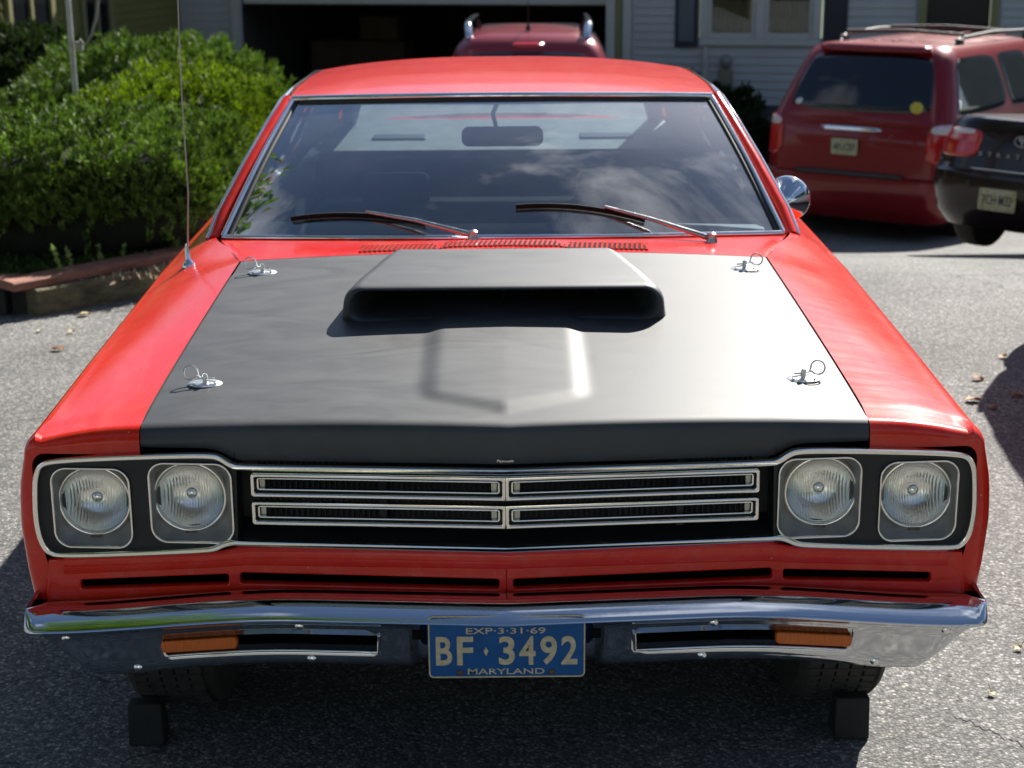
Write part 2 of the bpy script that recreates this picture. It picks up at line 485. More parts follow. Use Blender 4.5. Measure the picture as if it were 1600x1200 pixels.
RED = paint_red()
HOOD = paint_black()
ASPH = asphalt_mat()
CHROME = pm('chrome', (.78, .78, .79), .06, 1.0, rvar=.03, vscale=14)
BUMPER_CHROME = pm('old_bumper_chrome', (.66, .67, .69), .085, 1.0, rvar=.05, vscale=9, bump=.05, bscale=9)
STAIN = pm('polished_trim', (.90, .87, .80), .16, 1.0, rvar=.05, vscale=30)
GREYBUCKET = pm('argent_lamp_housing', (.30, .29, .27), .5, .35, var=.12, vscale=20)
BLACKP = pm('flat_black_paint', (.012, .012, .013), .55, var=.3, vscale=12)
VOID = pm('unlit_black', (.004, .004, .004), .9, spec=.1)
RUBBER = pm('tyre_rubber', (.030, .028, .026), .8, var=.35, vscale=30, bump=.2, bscale=80)
AMBER = pm('amber_lens', (.58, .115, .002), .25, coat=.15, bump=.5, bscale=60, stretch=(5, 1, .2))
PLATEBLUE = pm('plate_blue_enamel', (.003, .085, .27), .42, spec=.3, var=.12, vscale=30)
PLATECREAM = pm('plate_cream_enamel', (.56, .47, .30), .5, var=.2, vscale=90)
RUST = pm('rusty_bolt', (.16, .10, .06), .6, .5, var=.4, vscale=200)
WINDSHIELD = glass_mat('windshield_glass', (.62, .75, .82), 3.6, dust_haze=.045)  # diffuse film paints a hazy sky reflection over the glass
REARGLASS = glass_mat('dusty_rear_glass', (.50, .55, .57), 1.0, dust_haze=.16, haze=True)
CARGLASS = glass_mat('car_glass', (.62, .72, .72), 1.0)
LAMPGLASS = glass_mat('headlamp_glass', (.98, .98, .96), .75, .02)
NAVY = pm('dark_blue_vinyl', (.028, .040, .065), .45, var=.2, vscale=9)
SHELF = pm('parcel_shelf_vinyl', (.36, .38, .36), .6, var=.15, vscale=10)
DARKTRIM = pm('dark_interior', (.018, .022, .03), .6)
REFLECTOR_OLD = None
REFLECTOR = pm('lamp_reflector', (1.0, .99, .96), .22, 1.0, bump=.10, bscale=45, stretch=(6, 1, .6))
ENDCAP = pm('frosted_end_reflector', (.55, .53, .42), .35, .3, var=.1)
TAILRED = pm('red_lens', (.45, .012, .012), .12, coat=.8)
DASH = pm('dash_vinyl', (.075, .105, .115), .55)
BLADE = pm('wiper_blade_black', (.006, .006, .007), .7, spec=.15)
DASHB = pm('mirror_plastic', (.012, .018, .030), .4)
WIPERMETAL = pm('wiper_metal', (.42, .42, .42), .28, 1.0, rvar=.08, vscale=30)
MAST = pm('antenna_steel', (.40, .33, .28), .35, .9)
STEELRIM = pm('steel_rim', (.10, .10, .105), .4, .7)
CHOCK = pm('black_rubber_block', (.010, .010, .011), .75, var=.3, vscale=20)
PIN = pm('brushed_pin_plate', (.70, .70, .68), .32, .9, rvar=.08, vscale=60)
PAINTIN = pm('inner_trim_panel', (.03, .035, .045), .6)

_t = REFLECTOR.node_tree; _b = _t.nodes['Principled BSDF']
_w = N(_t, 'ShaderNodeTexWave', Scale=55.0, Distortion=.4); _w.bands_direction = 'X'
_c = N(_t, 'ShaderNodeTexCoord'); _t.links.new(_c.outputs['Object'], _w.inputs['Vector'])
_p = N(_t, 'ShaderNodeBump', Strength=.22, Distance=.002); _t.links.new(_w.outputs['Fac'], _p.inputs['Height'])
if _b.inputs['Normal'].is_linked: _t.links.new(_b.inputs['Normal'].links[0].from_socket, _p.inputs['Normal'])
_t.links.new(_p.outputs['Normal'], _b.inputs['Normal'])

# ================================================================== the red muscle car
CO = Vector((0, 5.45, 0))
car = thing('muscle_car', 'red two door muscle car with matte black scooped hood and blue plate', 'car', tuple(CO))
def Yf(x): return 3.02 + 0.075 * abs(x)
def PF(dx, py, d=0.0):
    x = 0.5
    for _ in range(8):
        p = P(dx, py, Yf(x) - d); x = p.x
    return (p.x, p.z)
def fm(dd=0.0, s=1):
    return lambda x, d, z: (s * x, Yf(x) - d - dd, z)
def chaikin(pts, it=2, closed=True):
    for _ in range(it):
        q = []
        n = len(pts)
        for i in range(n if closed else n - 1):
            a, b = pts[i], pts[(i + 1) % n]
            q += [(a[0] * .75 + b[0] * .25, a[1] * .75 + b[1] * .25), (a[0] * .25 + b[0] * .75, a[1] * .25 + b[1] * .75)]
        if not closed: q = [pts[0]] + q + [pts[-1]]
        pts = q
    return pts
def inset(loop, d):
    n = len(loop); out = []
    area = sum(loop[i][0] * loop[(i + 1) % n][1] - loop[(i + 1) % n][0] * loop[i][1] for i in range(n))
    s = 1 if area > 0 else -1
    for i in range(n):
        a, b, c = Vector(loop[i - 1]), Vector(loop[i]), Vector(loop[(i + 1) % n])
        t1, t2 = (b - a), (c - b)
        if t1.length < 1e-7 or t2.length < 1e-7: out.append(tuple(b)); continue
        t1.normalize(); t2.normalize()
        nn = Vector((-t1.y - t2.y, t1.x + t2.x)) * s
        nn.normalize()
        k = max(.6, nn.dot(Vector((-t1.y, t1.x)) * s))
        out.append(tuple(b + nn * d / k))
    return out
def hw(Y): return lerp(.722, .675, (Y - 3.07) / 1.06)
def zh(x, Y):
    t = max(0.0, (Y - 3.05) / 1.08)
    z = .848 + .122 * t ** .82 - .023 * (abs(x) / .72) ** 2
    yb = 3.08 + .07 * abs(x) / .16
    b = (1 - sst(.134, .180, abs(x))) * sst(yb, yb + .04, Y)
    return z + .0065 * b + .0016 * max(0, 1 - abs(x) / .16) * b
# ---- hood
cont = [(PF(0, 727)), (PF(415, 717)), (PF(428, 713)), (PF(440, 706)), (PF(452, 701)), (PF(470, 698)), (PF(573, 695)), (PF(620, 696))]
def zbot(x): return interp(cont, abs(x))
g = G()
us = [-1 + 2 * i / 150 for i in range(151)]
rows = []
for i in range(74):
    t = i / 73
    row = []
    for u in us:
        x0 = u * .722
        yc = Yf(x0) + .040
        Y = lerp(4.13, yc, t)
        x = u * hw(Y)
        row.append((x, Y, zh(x, Y)))
    rows.append(row)
rr = .020
for k in range(1, 6):
    a = R(88 * k / 5)
    row = []
    for u in us:
        x = u * .722
        yc = Yf(x) + .040; z0 = zh(x, yc)
        row.append((x, yc - .034 * math.sin(a), z0 - rr * (1 - math.cos(a)) - .002 * k / 5))
    rows.append(row)
for k in range(1, 6):
    row = []
    for u in us:
        x = u * .722
        z0 = zh(x, Yf(x) + .040) - rr - .002
        row.append((x, Yf(x) + .006 - .004 * math.sin(PI * k / 5), lerp(z0, zbot(x), k / 5)))
    rows.append(row)
rows.append([(u * .722, Yf(u * .722) + .03, zbot(u * .722) + .002) for u in us])
g.grid(rows)
hood = g.out('hood', HOOD, car, 38, CO)
# edges of the hood skin turned down into the gap
g = G()
for s in (-1, 1):
    r0 = [(s * hw(Y), Y, zh(hw(Y), Y)) for Y in np.linspace(4.13, 3.13, 40)]
    r1 = [(s * (hw(Y) - .001), Y, zh(hw(Y), Y) - .03) for Y in np.linspace(4.13, 3.13, 40)]
    g.grid([r0, r1])
g.grid([[(u * .675, 4.13, zh(u * .675, 4.13)) for u in us], [(u * .675, 4.129, zh(u * .675, 4.13) - .03) for u in us]])
g.out('hood_edge', BLACKP, hood, 30, CO)
# ---- scoop
def scoop_sec(Y, hwid, z0, z1, r, n=9, flare=0.0):
    pts = []
    for cx, cz, a in ((hwid - r, z1 - r, 0), (-hwid + r, z1 - r, 90), (-hwid + r, z0 + r * .6, 180), (hwid - r, z0 + r * .6, 270)):
        for k in range(n + 1):
            t = R(a + 90 * k / n)
            rz = r if cz > (z0 + z1) / 2 else r * .6
            x = cx + r * math.cos(t); z = cz + rz * math.sin(t)
            x += math.copysign(flare * (1 - min(1, max(0, (z - z0) / (z1 - z0)))) ** 1.5, x)
            pts.append((x, Y, z + .010 * (1 - (x / .36) ** 2) * (1 if z > (z0 + z1) / 2 else .2)))
    return pts
g = G()
secs = [scoop_sec(3.86, .30, .935, .968, .015),
        scoop_sec(3.70, .322, .925, .975, .023),
        scoop_sec(3.632, .338, .922, .979, .027),
        scoop_sec(3.617, .344, .919, .982, .030),
        scoop_sec(3.611, .351, .914, .986, .034),
        scoop_sec(3.614, .358, .909, .990, .038),
        scoop_sec(3.624, .363, .902, .993, .041, flare=.004),
        scoop_sec(3.645, .364, .89, .9945, .042, flare=.012),
        scoop_sec(3.75, .350, .87, .995, .044, flare=.022),
        scoop_sec(3.88, .328, .87, .993, .044, flare=.026),
        scoop_sec(4.00, .309, .87, .990, .042, flare=.028),
        scoop_sec(4.07, .297, .87, .985, .038, flare=.028),
        scoop_sec(4.10, .289, .87, .978, .034, flare=.026),
        scoop_sec(4.118, .275, .87, .962, .030, flare=.02)]
g.grid(secs, True)
g.f.append(tuple(range(len(secs[0]))))
b0 = (len(secs) - 1) * len(secs[0])
g.f.append(tuple(b0 + k for k in range(len(secs[0])))[::-1])
g.out('hood_scoop', HOOD, hood, 42, CO)
G().box(-.0035, .0035, 3.68, 3.80, .925, .975).out('scoop_divider', VOID, hood, off=CO)
G().box(-.30, .30, 3.80, 3.82, .925, .972).out('scoop_screen', VOID, hood, off=CO)
# ---- hood pins
def hood_pin(x, Y, s):
    z = zh(x, Y)
    g = G()
    M_ = Matrix.Translation((x, Y, z + .001)) @ Matrix.Rotation(R(5.5), 4, 'X')
    rows = [[M_ @ Vector((.036 * k * math.cos(a), .023 * k * math.sin(a), h)) for a in np.linspace(0, 2 * PI, 28, endpoint=False)] for k, h in ((1, -.001), (1, .0006), (.93, .0018), (.0, .0022))]
    g.grid(rows, True)
    for a, b in ((-.022, -.010), (.022, -.010), (0, .016)):
        g.lathe([(.0035, .003), (.0028, .0055), (0, .006)], 8, M_ @ Matrix.Translation((a, b, 0)))
    g.lathe([(.0055, .002), (.0055, .018), (.003, .022), (0, .022)], 12, M_)
    # bent wire clip through the post
    L = [(-.018, 0, .012), (.0, 0, .013), (.016, 0, .014)]
    loop = []
    for k in range(17):
        a = R(-150 + 300 * k / 16)
        loop.append((.031 + .015 * math.cos(a) , .010 + .007 * math.sin(a), .021 + .013 * math.sin(a)))
    wire = [(-.02, .001, .011), (-.004, .001, .012), (.010, .001, .013)] + loop + [(.012, -.002, .016), (-.004, -.004, .009), (-.024, -.006, .006)]
    g.tube([M_ @ Vector((s * a, b, c)) for a, b, c in wire], .0019, 6)
    g.out('hood_pin', PIN, hood, 40, CO)
for dx, py, Y in ((467, 597, 3.28), (376, 434, 4.02)):
    p = P(dx, py, Y)
    for s in (-1, 1): hood_pin(s * p.x, Y, s)

# ---- fenders and body sides
XS = [(.24, .925), (.32, .945), (.42, .965), (.52, .978), (.62, .985), (.70, .980), (.78, .962), (.84, .950)]
def zs(Y): return interp([(3.1, .812), (3.6, .838), (4.4, .872), (5.4, .885), (7.2, .885), (8.1, .85)], Y)
ARCH = ((3.62, .335), (6.57, .335))
def zlow(Y):
    b = interp([(3.05, .47), (3.2, .46), (3.3, .30), (3.5, .24), (7.0, .24), (7.4, .30), (8.1, .38)], Y)
    for yc, zc_ in ARCH:
        if abs(Y - yc) < .40: b = max(b, zc_ + math.sqrt(.40 ** 2 - (Y - yc) ** 2) - .01)
    return b
def inner(Y):
    if Y <= 4.13: return hw(Y) + .005, zh(hw(Y), Y)
    if Y <= 4.6:
        t = (Y - 4.13) / .47
        return lerp(.68, .815, sst(0, 1, t)), lerp(zh(.675, 4.13), .932, t)
    return .815 if Y < 6.9 else lerp(.815, .74, sst(6.9, 7.2, Y)), interp([(4.6, .932), (7.0, .935), (8.1, .90)], Y)
def section(Y):
    xi, zi = inner(Y)
    z1 = zs(Y)
    pts = []
    xo = .925
    for k in range(9):
        t = k / 8
        pts.append((lerp(xi, xo, t), lerp(zi, z1, t) + .006 * math.sin(PI * t)))
    xe = interp(XS, z1 - .045)
    for k in range(1, 6):
        a = R(90 * k / 5)
        pts.append((xo + (xe - xo) * math.sin(a), z1 - .045 * (1 - math.cos(a))))
    zb = zlow(Y)
    for k in range(1, 11):
        z = lerp(z1 - .045, zb, k / 10)
        pts.append((interp(XS, z), z))
    return pts
def nose_target(p, i):
    x, z = p
    if i <= 8: return (min(x, .918), .779)
    if i <= 13:
        a = R(90 * (i - 8) / 5)
        return (.918 + .026 * math.sin(a), .779 - .030 * (1 - math.cos(a)))
    zz = z
    return (interp([(.47, .905), (.52, .925), (.58, .938), (.66, .945), (.76, .944)], zz), zz)
def fender_mesh(Y0, Y1, nose, name, s, mat=RED):
    ys = [Y for Y in np.arange(Y0, Y1, .035)] + [Y1]
    g = G()
    rows = []
    if nose:
        c = section(3.16)
        for k in range(9, -1, -1):
            a = R(90 * k / 9)
            f = 1 - math.cos(a) ** .62 if k < 9 else 1.0
            d = math.sin(a) ** .75
            row = []
            for i, p in enumerate(c):
                q = nose_target(p, i)
                yy = Yf(.93)
                row.append((s * lerp(p[0], q[0], f), Yf(p[0]) + .036 * (1 - d) - .002, lerp(p[1] + (zh(hw(3.1), 3.1) - zh(hw(3.16), 3.16)) * (1 if i < 9 else 0), q[1], f)))
            rows.append(row)
        c2 = section(3.16)
        ys = [3.16] + [y for y in ys if y > 3.18]
    for Y in ys:
        rows.append([(s * x, Y, z) for x, z in section(Y)])
    # return lip at the bottom
    rows = [r + [(r[-1][0] - s * .03, r[-1][1], r[-1][2] + .002)] for r in rows]
    g.grid(rows, flip=(s > 0))
    o = g.out(name, mat, car, 33, CO)
    return o
for s in (-1, 1):
    fender_mesh(3.16, 4.60, True, 'front_fender', s)
    d = fender_mesh(4.606, 6.02, False, 'door', s)
    g = G(); g.tube([(s * .99, 5.78, .70), (s * 1.012, 5.78, .70), (s * 1.015, 5.90, .70), (s * .99, 5.90, .70)], .009, 8)
    g.out('door_handle', CHROME, d, 40, CO)
    fender_mesh(6.026, 8.06, False, 'rear_quarter_panel', s)
    # drip between hood and fender is a real gap over a dark channel
    g = G(); g.grid([[(s * (hw(Y) - .03), Y, zh(hw(Y), Y) - .028) for Y in np.linspace(3.13, 4.15, 12)], [(s * (hw(Y) + .04), Y, zh(hw(Y), Y) - .028) for Y in np.linspace(3.13, 4.15, 12)]])
    g.out('hood_gutter', BLACKP, car, None, CO)
    # inner wheel housing
    for yc, zc_ in ARCH:
        g = G()
        rws = []
        for k in range(15):
            a = PI * k / 14
            rws.append([(s * .50, yc + .43 * math.cos(a), zc_ + .43 * math.sin(a) - .02), (s * .945, yc + .43 * math.cos(a), zc_ + .43 * math.sin(a) - .02)])
        g.grid(rws)
        g.out('wheel_housing', VOID, car, None, CO)

# ---- valance with its slots
g0 = [PF(0, 859.0), PF(415, 846.5), PF(440, 855), PF(455, 858), PF(690, 864), PF(712, 866)]
bot = [PF(716, 935), PF(0, 944)]
outl = g0 + [(.928, .56)] + [(.915, .50)] + bot
outl = g0 + [bot[0], bot[1]]
def slot(dx0, dx1, ya, yb, yc, yd):
    p = [PF(dx0, ya), PF(dx1, yb), PF(dx1, yd), PF(dx0, yc)]
    r = .006
    out = []
    for i in range(4):
        b = Vector(p[i]); a = (Vector(p[i - 1]) - b).normalized(); c = (Vector(p[(i + 1) % 4]) - b).normalized()
        for k in range(5):
            t = k / 4
            out.append(tuple(b + a * r * (1 - t) ** 2 + c * r * t ** 2))
    return out
val = None
for s in (-1, 1):
    o = plate('front_valance', [outl, slot(11, 414, 902, 888, 917.5, 904.5), slot(432, 662, 890, 897, 906, 911.5)],
              fm(0.0, s), RED, car, .008, .003, CO, 30)
# creased roll on the valance (pressed rib above the slots)
for s in (-1, 1):
    g = G()
    rws = []
    for (d, py0, py1) in ((.0125, 861, 849.5), (.017, 864, 852.5), (.019, 872, 861), (.017, 884, 874), (.0125, 889, 879)):
        row = []
        for k in range(13):
            dx = lerp(0, 690, k / 12)
            py = interp([(0, py0), (415, py1), (455, py1 + 9 if d < .018 and py0 < 870 else py1 + 4), (690, py1 + 12)], dx)
            x, z = PF(dx, py, d)
            row.append((s * x, Yf(x) - d, z))
        rws.append(row)
    g.grid(rws, flip=(s < 0))
    g.out('valance_rib', RED, car, 60, CO)
# unseen black boxes added to stop light leaking through the openings
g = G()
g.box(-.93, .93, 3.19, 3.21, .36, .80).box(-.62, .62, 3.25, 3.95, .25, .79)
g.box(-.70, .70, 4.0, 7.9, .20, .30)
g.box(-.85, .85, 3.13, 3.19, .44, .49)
g.out('bay_light_block', VOID, car, None, CO)
# seam between valance and fender
for s in (-1, 1):
    G().tube([(s * PF(704, 866)[0], Yf(.93) - .0098, PF(704, 866)[1]), (s * PF(706, 925)[0], Yf(.93) - .0098, PF(706, 925)[1])], .0015, 6).out('valance_seam', BLACKP, car, None, CO)

# ---- chrome surround of grille and lamps
half = [(0, 729.5), (200, 724.5), (412, 719.5), (426, 716), (440, 706), (456, 700.5), (520, 700.5), (620, 703), (700, 706.5), (725, 712), (734, 732), (735, 760), (734, 800), (727, 835), (712, 857), (690, 861.5), (600, 860), (470, 855.5), (450, 853), (434, 845), (420, 843.5), (412, 845), (200, 852), (0, 858.5)]
hp = [PF(dx, py) for dx, py in half]
hp_s = chaikin(hp, 2, False)
loop = hp_s + [(-x, z) for x, z in hp_s[::-1][1:-1]]
chrome_frame = plate('grille_surround', [loop, inset(loop, .0112)], fm(.010), STAIN, car, .007, .0028, CO, 40)
# ---- black lamp panels
side = [p for p in hp_s if p[0] > PF(416, 720)[0]]
sidei = inset(side, .003)
LAMPS = ((644, 786, (578, 711, 721.5, 850)), (490, 779, (421, 559, 715, 844)))
lamp_c = []
def squ(dx0, dx1, y0, y1, r=.030):
    a = PF(dx0, y1); b = PF(dx1, y0)
    x0, x1 = sorted((a[0], b[0])); z0, z1 = sorted((a[1], b[1]))
    return (x0, x1, z0, z1)
for s in (-1, 1):
    holes = []
    for _, _, q in LAMPS:
        bx = squ(*q)
        holes.append(rrect(*bx, .034, 8))
    pn = plate('lamp_panel', [sidei] + holes, fm(.0, s), BLACKP, car, .003, .001, CO, 40)
    for (dx, py, q), lq in zip(LAMPS, (642, 491)):
        bx = squ(*q)
        hl = None
        xc = P(lq, 777 if lq > 600 else 772, Yf(.8) + .025).x
        zc_ = P(lq, 777 if lq > 600 else 772, Yf(xc) + .025).z
        yl = Yf(xc) + .030
        sq = rrect(*bx, .034, 8)
        rim = plate('headlight', [sq, inset(sq, .0042)], fm(.006, s), STAIN, car, .004, .0012, CO, 50)
        # housing bowl from the square rim to the round lamp
        g = G()
        n = len(sq)
        rws = []
        for k in range(7):
            t = k / 6
            row = []
            for (x, z) in inset(sq, .0025):
                a = math.atan2(z - zc_, x - xc)
                cx_, cz_ = xc + .0735 * math.cos(a), zc_ + .0735 * math.sin(a)
                e = sst(0, 1, t) if t < 1 else 1
                row.append((s * lerp(x, cx_, t ** 1.15), lerp(Yf(x) - .004, yl + .006, 1 - (1 - t) ** 1.6), lerp(z, cz_, t ** 1.15)))
            rws.append(row)
        g.grid(rws, True, flip=(s < 0))
        g.out('lamp_housing', GREYBUCKET, rim, 60, CO)
        A = Matrix.Translation((s * xc, yl, zc_)) @ Matrix.Rotation(R(90), 4, 'X')   # local +z -> -y
        g = G(); g.lathe([(.0765, -.012), (.0765, .001), (.0745, .006), (.0715, .0075), (.0685, .006), (.0675, .001), (.0675, -.006)], 56, A)
        g.out('retaining_ring', STAIN, rim, 60, CO)
        g = G(); g.lathe([(.0680, .001)] + [(.068 * math.cos(R(a)), .001 + .020 * math.sin(R(a))) for a in (12, 25, 40, 55, 70, 82)] + [(0.0005, .021)], 56, A)
        g.out('lamp_glass', LAMPGLASS, rim, 80, CO)
        g = G(); g.lathe([(.0672, -.001), (.062, -.012), (.052, -.026), (.038, -.038), (.022, -.046), (.010, -.049), (.0005, -.0495)], 48, A)
        g.out('reflector', None or REFLECTOR, rim, 80, CO)
        g = G(); g.lathe([(.0005, -.012), (.008, -.013), (.014, -.018), (.015, -.026), (.011, -.032), (.0005, -.034)], 20, A)
        g.out('bulb_shield', CHROME, rim, 60, CO)
        G().box(s * xc - .012, s * xc + .012, yl - .0085, yl - .0045, zc_ - .0785, zc_ - .071).out('ring_clip', RUST, rim, None, CO)

# ---- small script on the hood lip
lettering('maker_script', 'Plymouth', -.016, .016, PF(0, 724)[1] + .001, PF(0, 718)[1], lambda x, d, z: (x, Yf(x) - .001 - d, z), STAIN, hood, .005, off=CO)
# ---- grille
g = G()
zt, zb_ = .778, .585
for s in (-1, 1):
    pts = [(s * .0, 3.02 + .075), (s * .545, Yf(.545) + .075)]
    g.grid([[(pts[0][0], pts[0][1], zt), (pts[1][0], pts[1][1], zt)], [(pts[0][0], pts[0][1], zb_), (pts[1][0], pts[1][1], zb_)]])
    g.grid([[(0, 3.035, .772), (s * .545, Yf(.545) + .015, .785)], [(0, 3.10, .772), (s * .545, Yf(.545) + .08, .785)]])
    g.grid([[(0, 3.018, .604), (s * .545, Yf(.545) - .002, .607)], [(0, 3.10, .620), (s * .545, Yf(.545) + .08, .625)]])
    g.grid([[(s * .535, Yf(.545) - .0, .60), (s * .535, Yf(.545) + .08, .60)], [(s * .535, Yf(.545), .79), (s * .535, Yf(.545) + .08, .79)]])
grille = g.out('grille', BLACKP, car, None, CO)
for z0, z1 in ((.7055, .7535), (.6475, .6955)):
    for s in (-1, 1):
        o_ = rrect(.0, .500, z0, z1, .006, 4)
        o_[len(o_) // 4: 3 * len(o_) // 4] = [(0.0, z1), (0.0, z0)]
        i_ = rrect(.0065, .4935, z0 + .0070, z1 - .0070, .005, 4)
        plate('grille_frame', [o_, i_], fm(.024, s), STAIN, grille, .006, .002, CO, 40)
        a_ = rrect(.0110, .4895, z0 + .0108, z1 - .0108, .006, 4)
        b_ = inset(a_, .0036)
        plate('inner_frame', [a_, b_], fm(.016, s), STAIN, grille, .005, .0012, CO, 40)
        for xa in (.0165, .4745):
            plate('end_reflector', [rrect(xa, xa + .0115, z0 + .0145, z1 - .0145, .0015, 3)], fm(.008, s), ENDCAP, grille, .004, .001, CO, 40)
        # dark liner between the two frames
        plate('frame_liner', [rrect(.005, .495, z0 + .006, z1 - .006, .005, 4), rrect(.0165, .4745 + .010, z0 + .0140, z1 - .0140, .004, 4)], fm(.012, s), BLACKP, grille, .003, .0005, CO, 40)
for xx in (-.245, .35):
    G().box(xx - .007, xx + .007, 3.075, 3.085, .62, .77).out('grille_post', DARKTRIM, grille, None, CO)
for (xx, zz) in ((-.47, .640), (-.23, .636), (.20, .636), (.45, .640)):
    g = G(); g.lathe([(.008, 0), (.007, .005), (0, .007)], 10, Matrix.Translation((xx, Yf(xx) + .03, zz)) @ Matrix.Rotation(R(90), 4, 'X'))
    g.out('grille_screw', RUST, grille, 60, CO)
# fins of the radiator behind the bars
g = G()
for k in range(90):
    xx = -.50 + k * 1.0 / 89
    g.box(xx - .0012, xx + .0012, Yf(xx) + .060, Yf(xx) + .074, .62, .765)
tag(g.out('radiator_fins', DARKTRIM, grille, None, CO), kind='stuff')

# ---- bumper
xcols = sorted(set([round(v, 4) for v in list(np.linspace(0, .90, 37))] + [.24, .250, .685, .170, .190, .180, .93]))
prof = [(.125, .014, 0), (.100, .0245, 0), (.080, .0280, 0), (.060, .0275, 0), (.040, .0235, 0), (.021, .0145, 0), (.008, .0062, 0), (.0015, .0008, 0), (0, -.002, 0), (.0015, -.005, 0), (.007, -.009, .1), (.013, -.018, .25), (.018, -.036, .4), (.023, -.072, .7), (.029, -.095, .9), (.040, -.110, 1.0), (.058, -.113, 1.0)]
def bump_pt(s, x, j, wrap=0.0):
    dy, dz, gq = prof[j]
    ax = abs(x)
    zl = .487 - .040 * sst(.40, .98, ax)
    yl = 2.893 + .075 * ax
    rec = .030 * (1 - sst(.168, .192, ax)) if j >= 9 else 0
    if j >= 9: rec += .0
    xx = ax - .115 * gq * sst(.62, .93, ax)
    X = xx; Y = yl + dy + rec; Z = zl + dz
    if wrap > 0:
        a = min(wrap, 1.0) * R(90)
        X = xx + .028 * math.sin(a); Y += .030 * (1 - math.cos(a)) + max(0, wrap - 1) * .22
        if j < 8: Y -= dy * min(1, wrap) * .75; Z += 0.004 * min(1, wrap)
        Z += 0.0 if j < 9 else .0
    return (s * X, Y, Z)
cols = [(x, 0) for x in xcols] + [(.93, w) for w in (.2, .4, .6, .8, 1.0, 1.35, 1.8, 2.2)]
allc = [(-1, x, w) for x, w in cols[::-1]] + [(1, x, w) for x, w in cols[1:]]
g = G()
rws = [[bump_pt(s, x, j, w) for s, x, w in allc] for j in range(len(prof))]
nC = len(allc)
for r in rws: g.v += r
for j in range(len(prof) - 1):
    for i in range(nC - 1):
        xa = (abs(allc[i][1]) + abs(allc[i + 1][1])) / 2
        wr = allc[i][2] + allc[i + 1][2]
        if prof[j][1] == -.036 and .245 < xa < .685 and wr == 0: continue
        if prof[j][1] == -.018 and False: continue
        g.f.append((j * nC + i, j * nC + i + 1, (j + 1) * nC + i + 1, (j + 1) * nC + i))
bumper = g.out('front_bumper', BUMPER_CHROME, car, 50, CO)
solid(bumper, .004, 1)
for s in (-1, 1):
    # rolled edges of the openings
    p_ = [Vector(bump_pt(s, x, 13)) + Vector((0, -.002, -.001)) for x in np.linspace(.252, .68, 14)]
    up = Vector(bump_pt(s, .250, 12)) + Vector((0, -.001, 0))
    G().tube([up] + p_, .0032, 8).out('opening_edge', CHROME, bumper, 60, CO)
    G().grid([[Vector(bump_pt(s, x, 13)) + Vector((0, .0, 0)) for x in np.linspace(.25, .685, 12)], [Vector(bump_pt(s, x, 13)) + Vector((0, .035, .010)) for x in np.linspace(.25, .685, 12)]], flip=(s < 0)).out('opening_shelf', BUMPER_CHROME, bumper, 60, CO)
    g = G(); g.grid([[Vector(bump_pt(s, x, 12)) + Vector((0, .055, .02)) for x in np.linspace(.22, .72, 8)], [Vector(bump_pt(s, x, 13)) + Vector((0, .055, -.02)) for x in np.linspace(.22, .72, 8)]])
    g.out('opening_backing', VOID, bumper, None, CO)
    # turn signal
    xa, xb = .530, .684
    lens = rrect(xa, xb, -.0125, .0125, .009, 5)
    zc_ = lambda x: .487 - .040 * sst(.40, .98, abs(x)) - .0535
    plate('turn_signal', [lens], lambda x, d, z, s=s: (s * x, 2.893 + .075 * x + .026 - d * 1.0, zc_(x) + z), AMBER, car, .006, .003, CO, 60)
    for (x, j) in ((.405, 11), (.385, 14), (.90, 11), (.80, 14)):
        if s == 1 and x == .90: pass
        p = Vector(bump_pt(s, x, j))
        g = G(); g.lathe([(.0095, -.002), (.0090, .001), (.006, .0030), (0, .0036)], 16, Matrix.Translation(p + Vector((0, -.001, .002))) @ Matrix.Rotation(R(86), 4, 'X'))
        g.out('bumper_bolt', CHROME, bumper, 70, CO)
    G().box(s * .172 - .011, s * .172 + .011, 2.9075, 2.914, .452, .470).out('bumper_notch', VOID, bumper, None, CO)

# ---- licence plate
PY = 2.9135
def pz(py): return P(0, py, PY).z
def px_(px): return (px - 789.5) * .305 / 245 
zb0 = pz(1057.5); 
lp = rrect(-.1525, .1525, zb0, zb0 + .131, .010, 5)
fpl = lambda x, d, z: (x, PY - d, z)
lic = plate('license_plate', [lp], fpl, PLATEBLUE, car, .001, .0004, CO, 40)
plate('plate_border', [lp, inset(lp, .0028)], lambda x, d, z: (x, PY - .0016 - d, z), PLATECREAM, lic, .0008, .0004, CO, 40)
ftx = lambda x, d, z: (x, PY - .0020 - d, z)
for ch, a, b in (('B', 678.5, 704), ('F', 711.5, 737), ('3', 777, 802), ('4', 809, 834.5), ('9', 842, 868), ('2', 874.5, 900)):
    lettering('plate_character', ch, px_(a), px_(b), pz(1038), pz(993.5), ftx, PLATECREAM, lic, .022, off=CO)
plate('plate_diamond', [[(px_(757), pz(1024)), (px_(760.8), pz(1016.5)), (px_(757), pz(1010.5)), (px_(753.2), pz(1016.5))]], ftx, PLATECREAM, lic, .0005, .0001, CO)
lettering('state_name', 'MARYLAND', px_(728), px_(848.5), pz(1052.3), pz(1043.5), ftx, PLATECREAM, lic, .006, off=CO)
lettering('expiry_date', 'EXP·3·31·69', px_(726), px_(850), pz(989.5), pz(980), ftx, PLATECREAM, lic, .006, off=CO)
for a in (716, 860):
    g = G(); g.lathe([(.0062, 0), (.0058, .002), (.003, .004), (0, .0045)], 14, Matrix.Translation((px_(a), PY - .0015, pz(1049.5))) @ Matrix.Rotation(R(90), 4, 'X'))
    g.out('plate_bolt', RUST, lic, 60, CO)
for a in (-.065, .065):
    G().box(a - .010, a + .010, PY - .0022, PY - .0012, zb0 + .122, zb0 + .128).out('plate_slot', VOID, lic, None, CO)

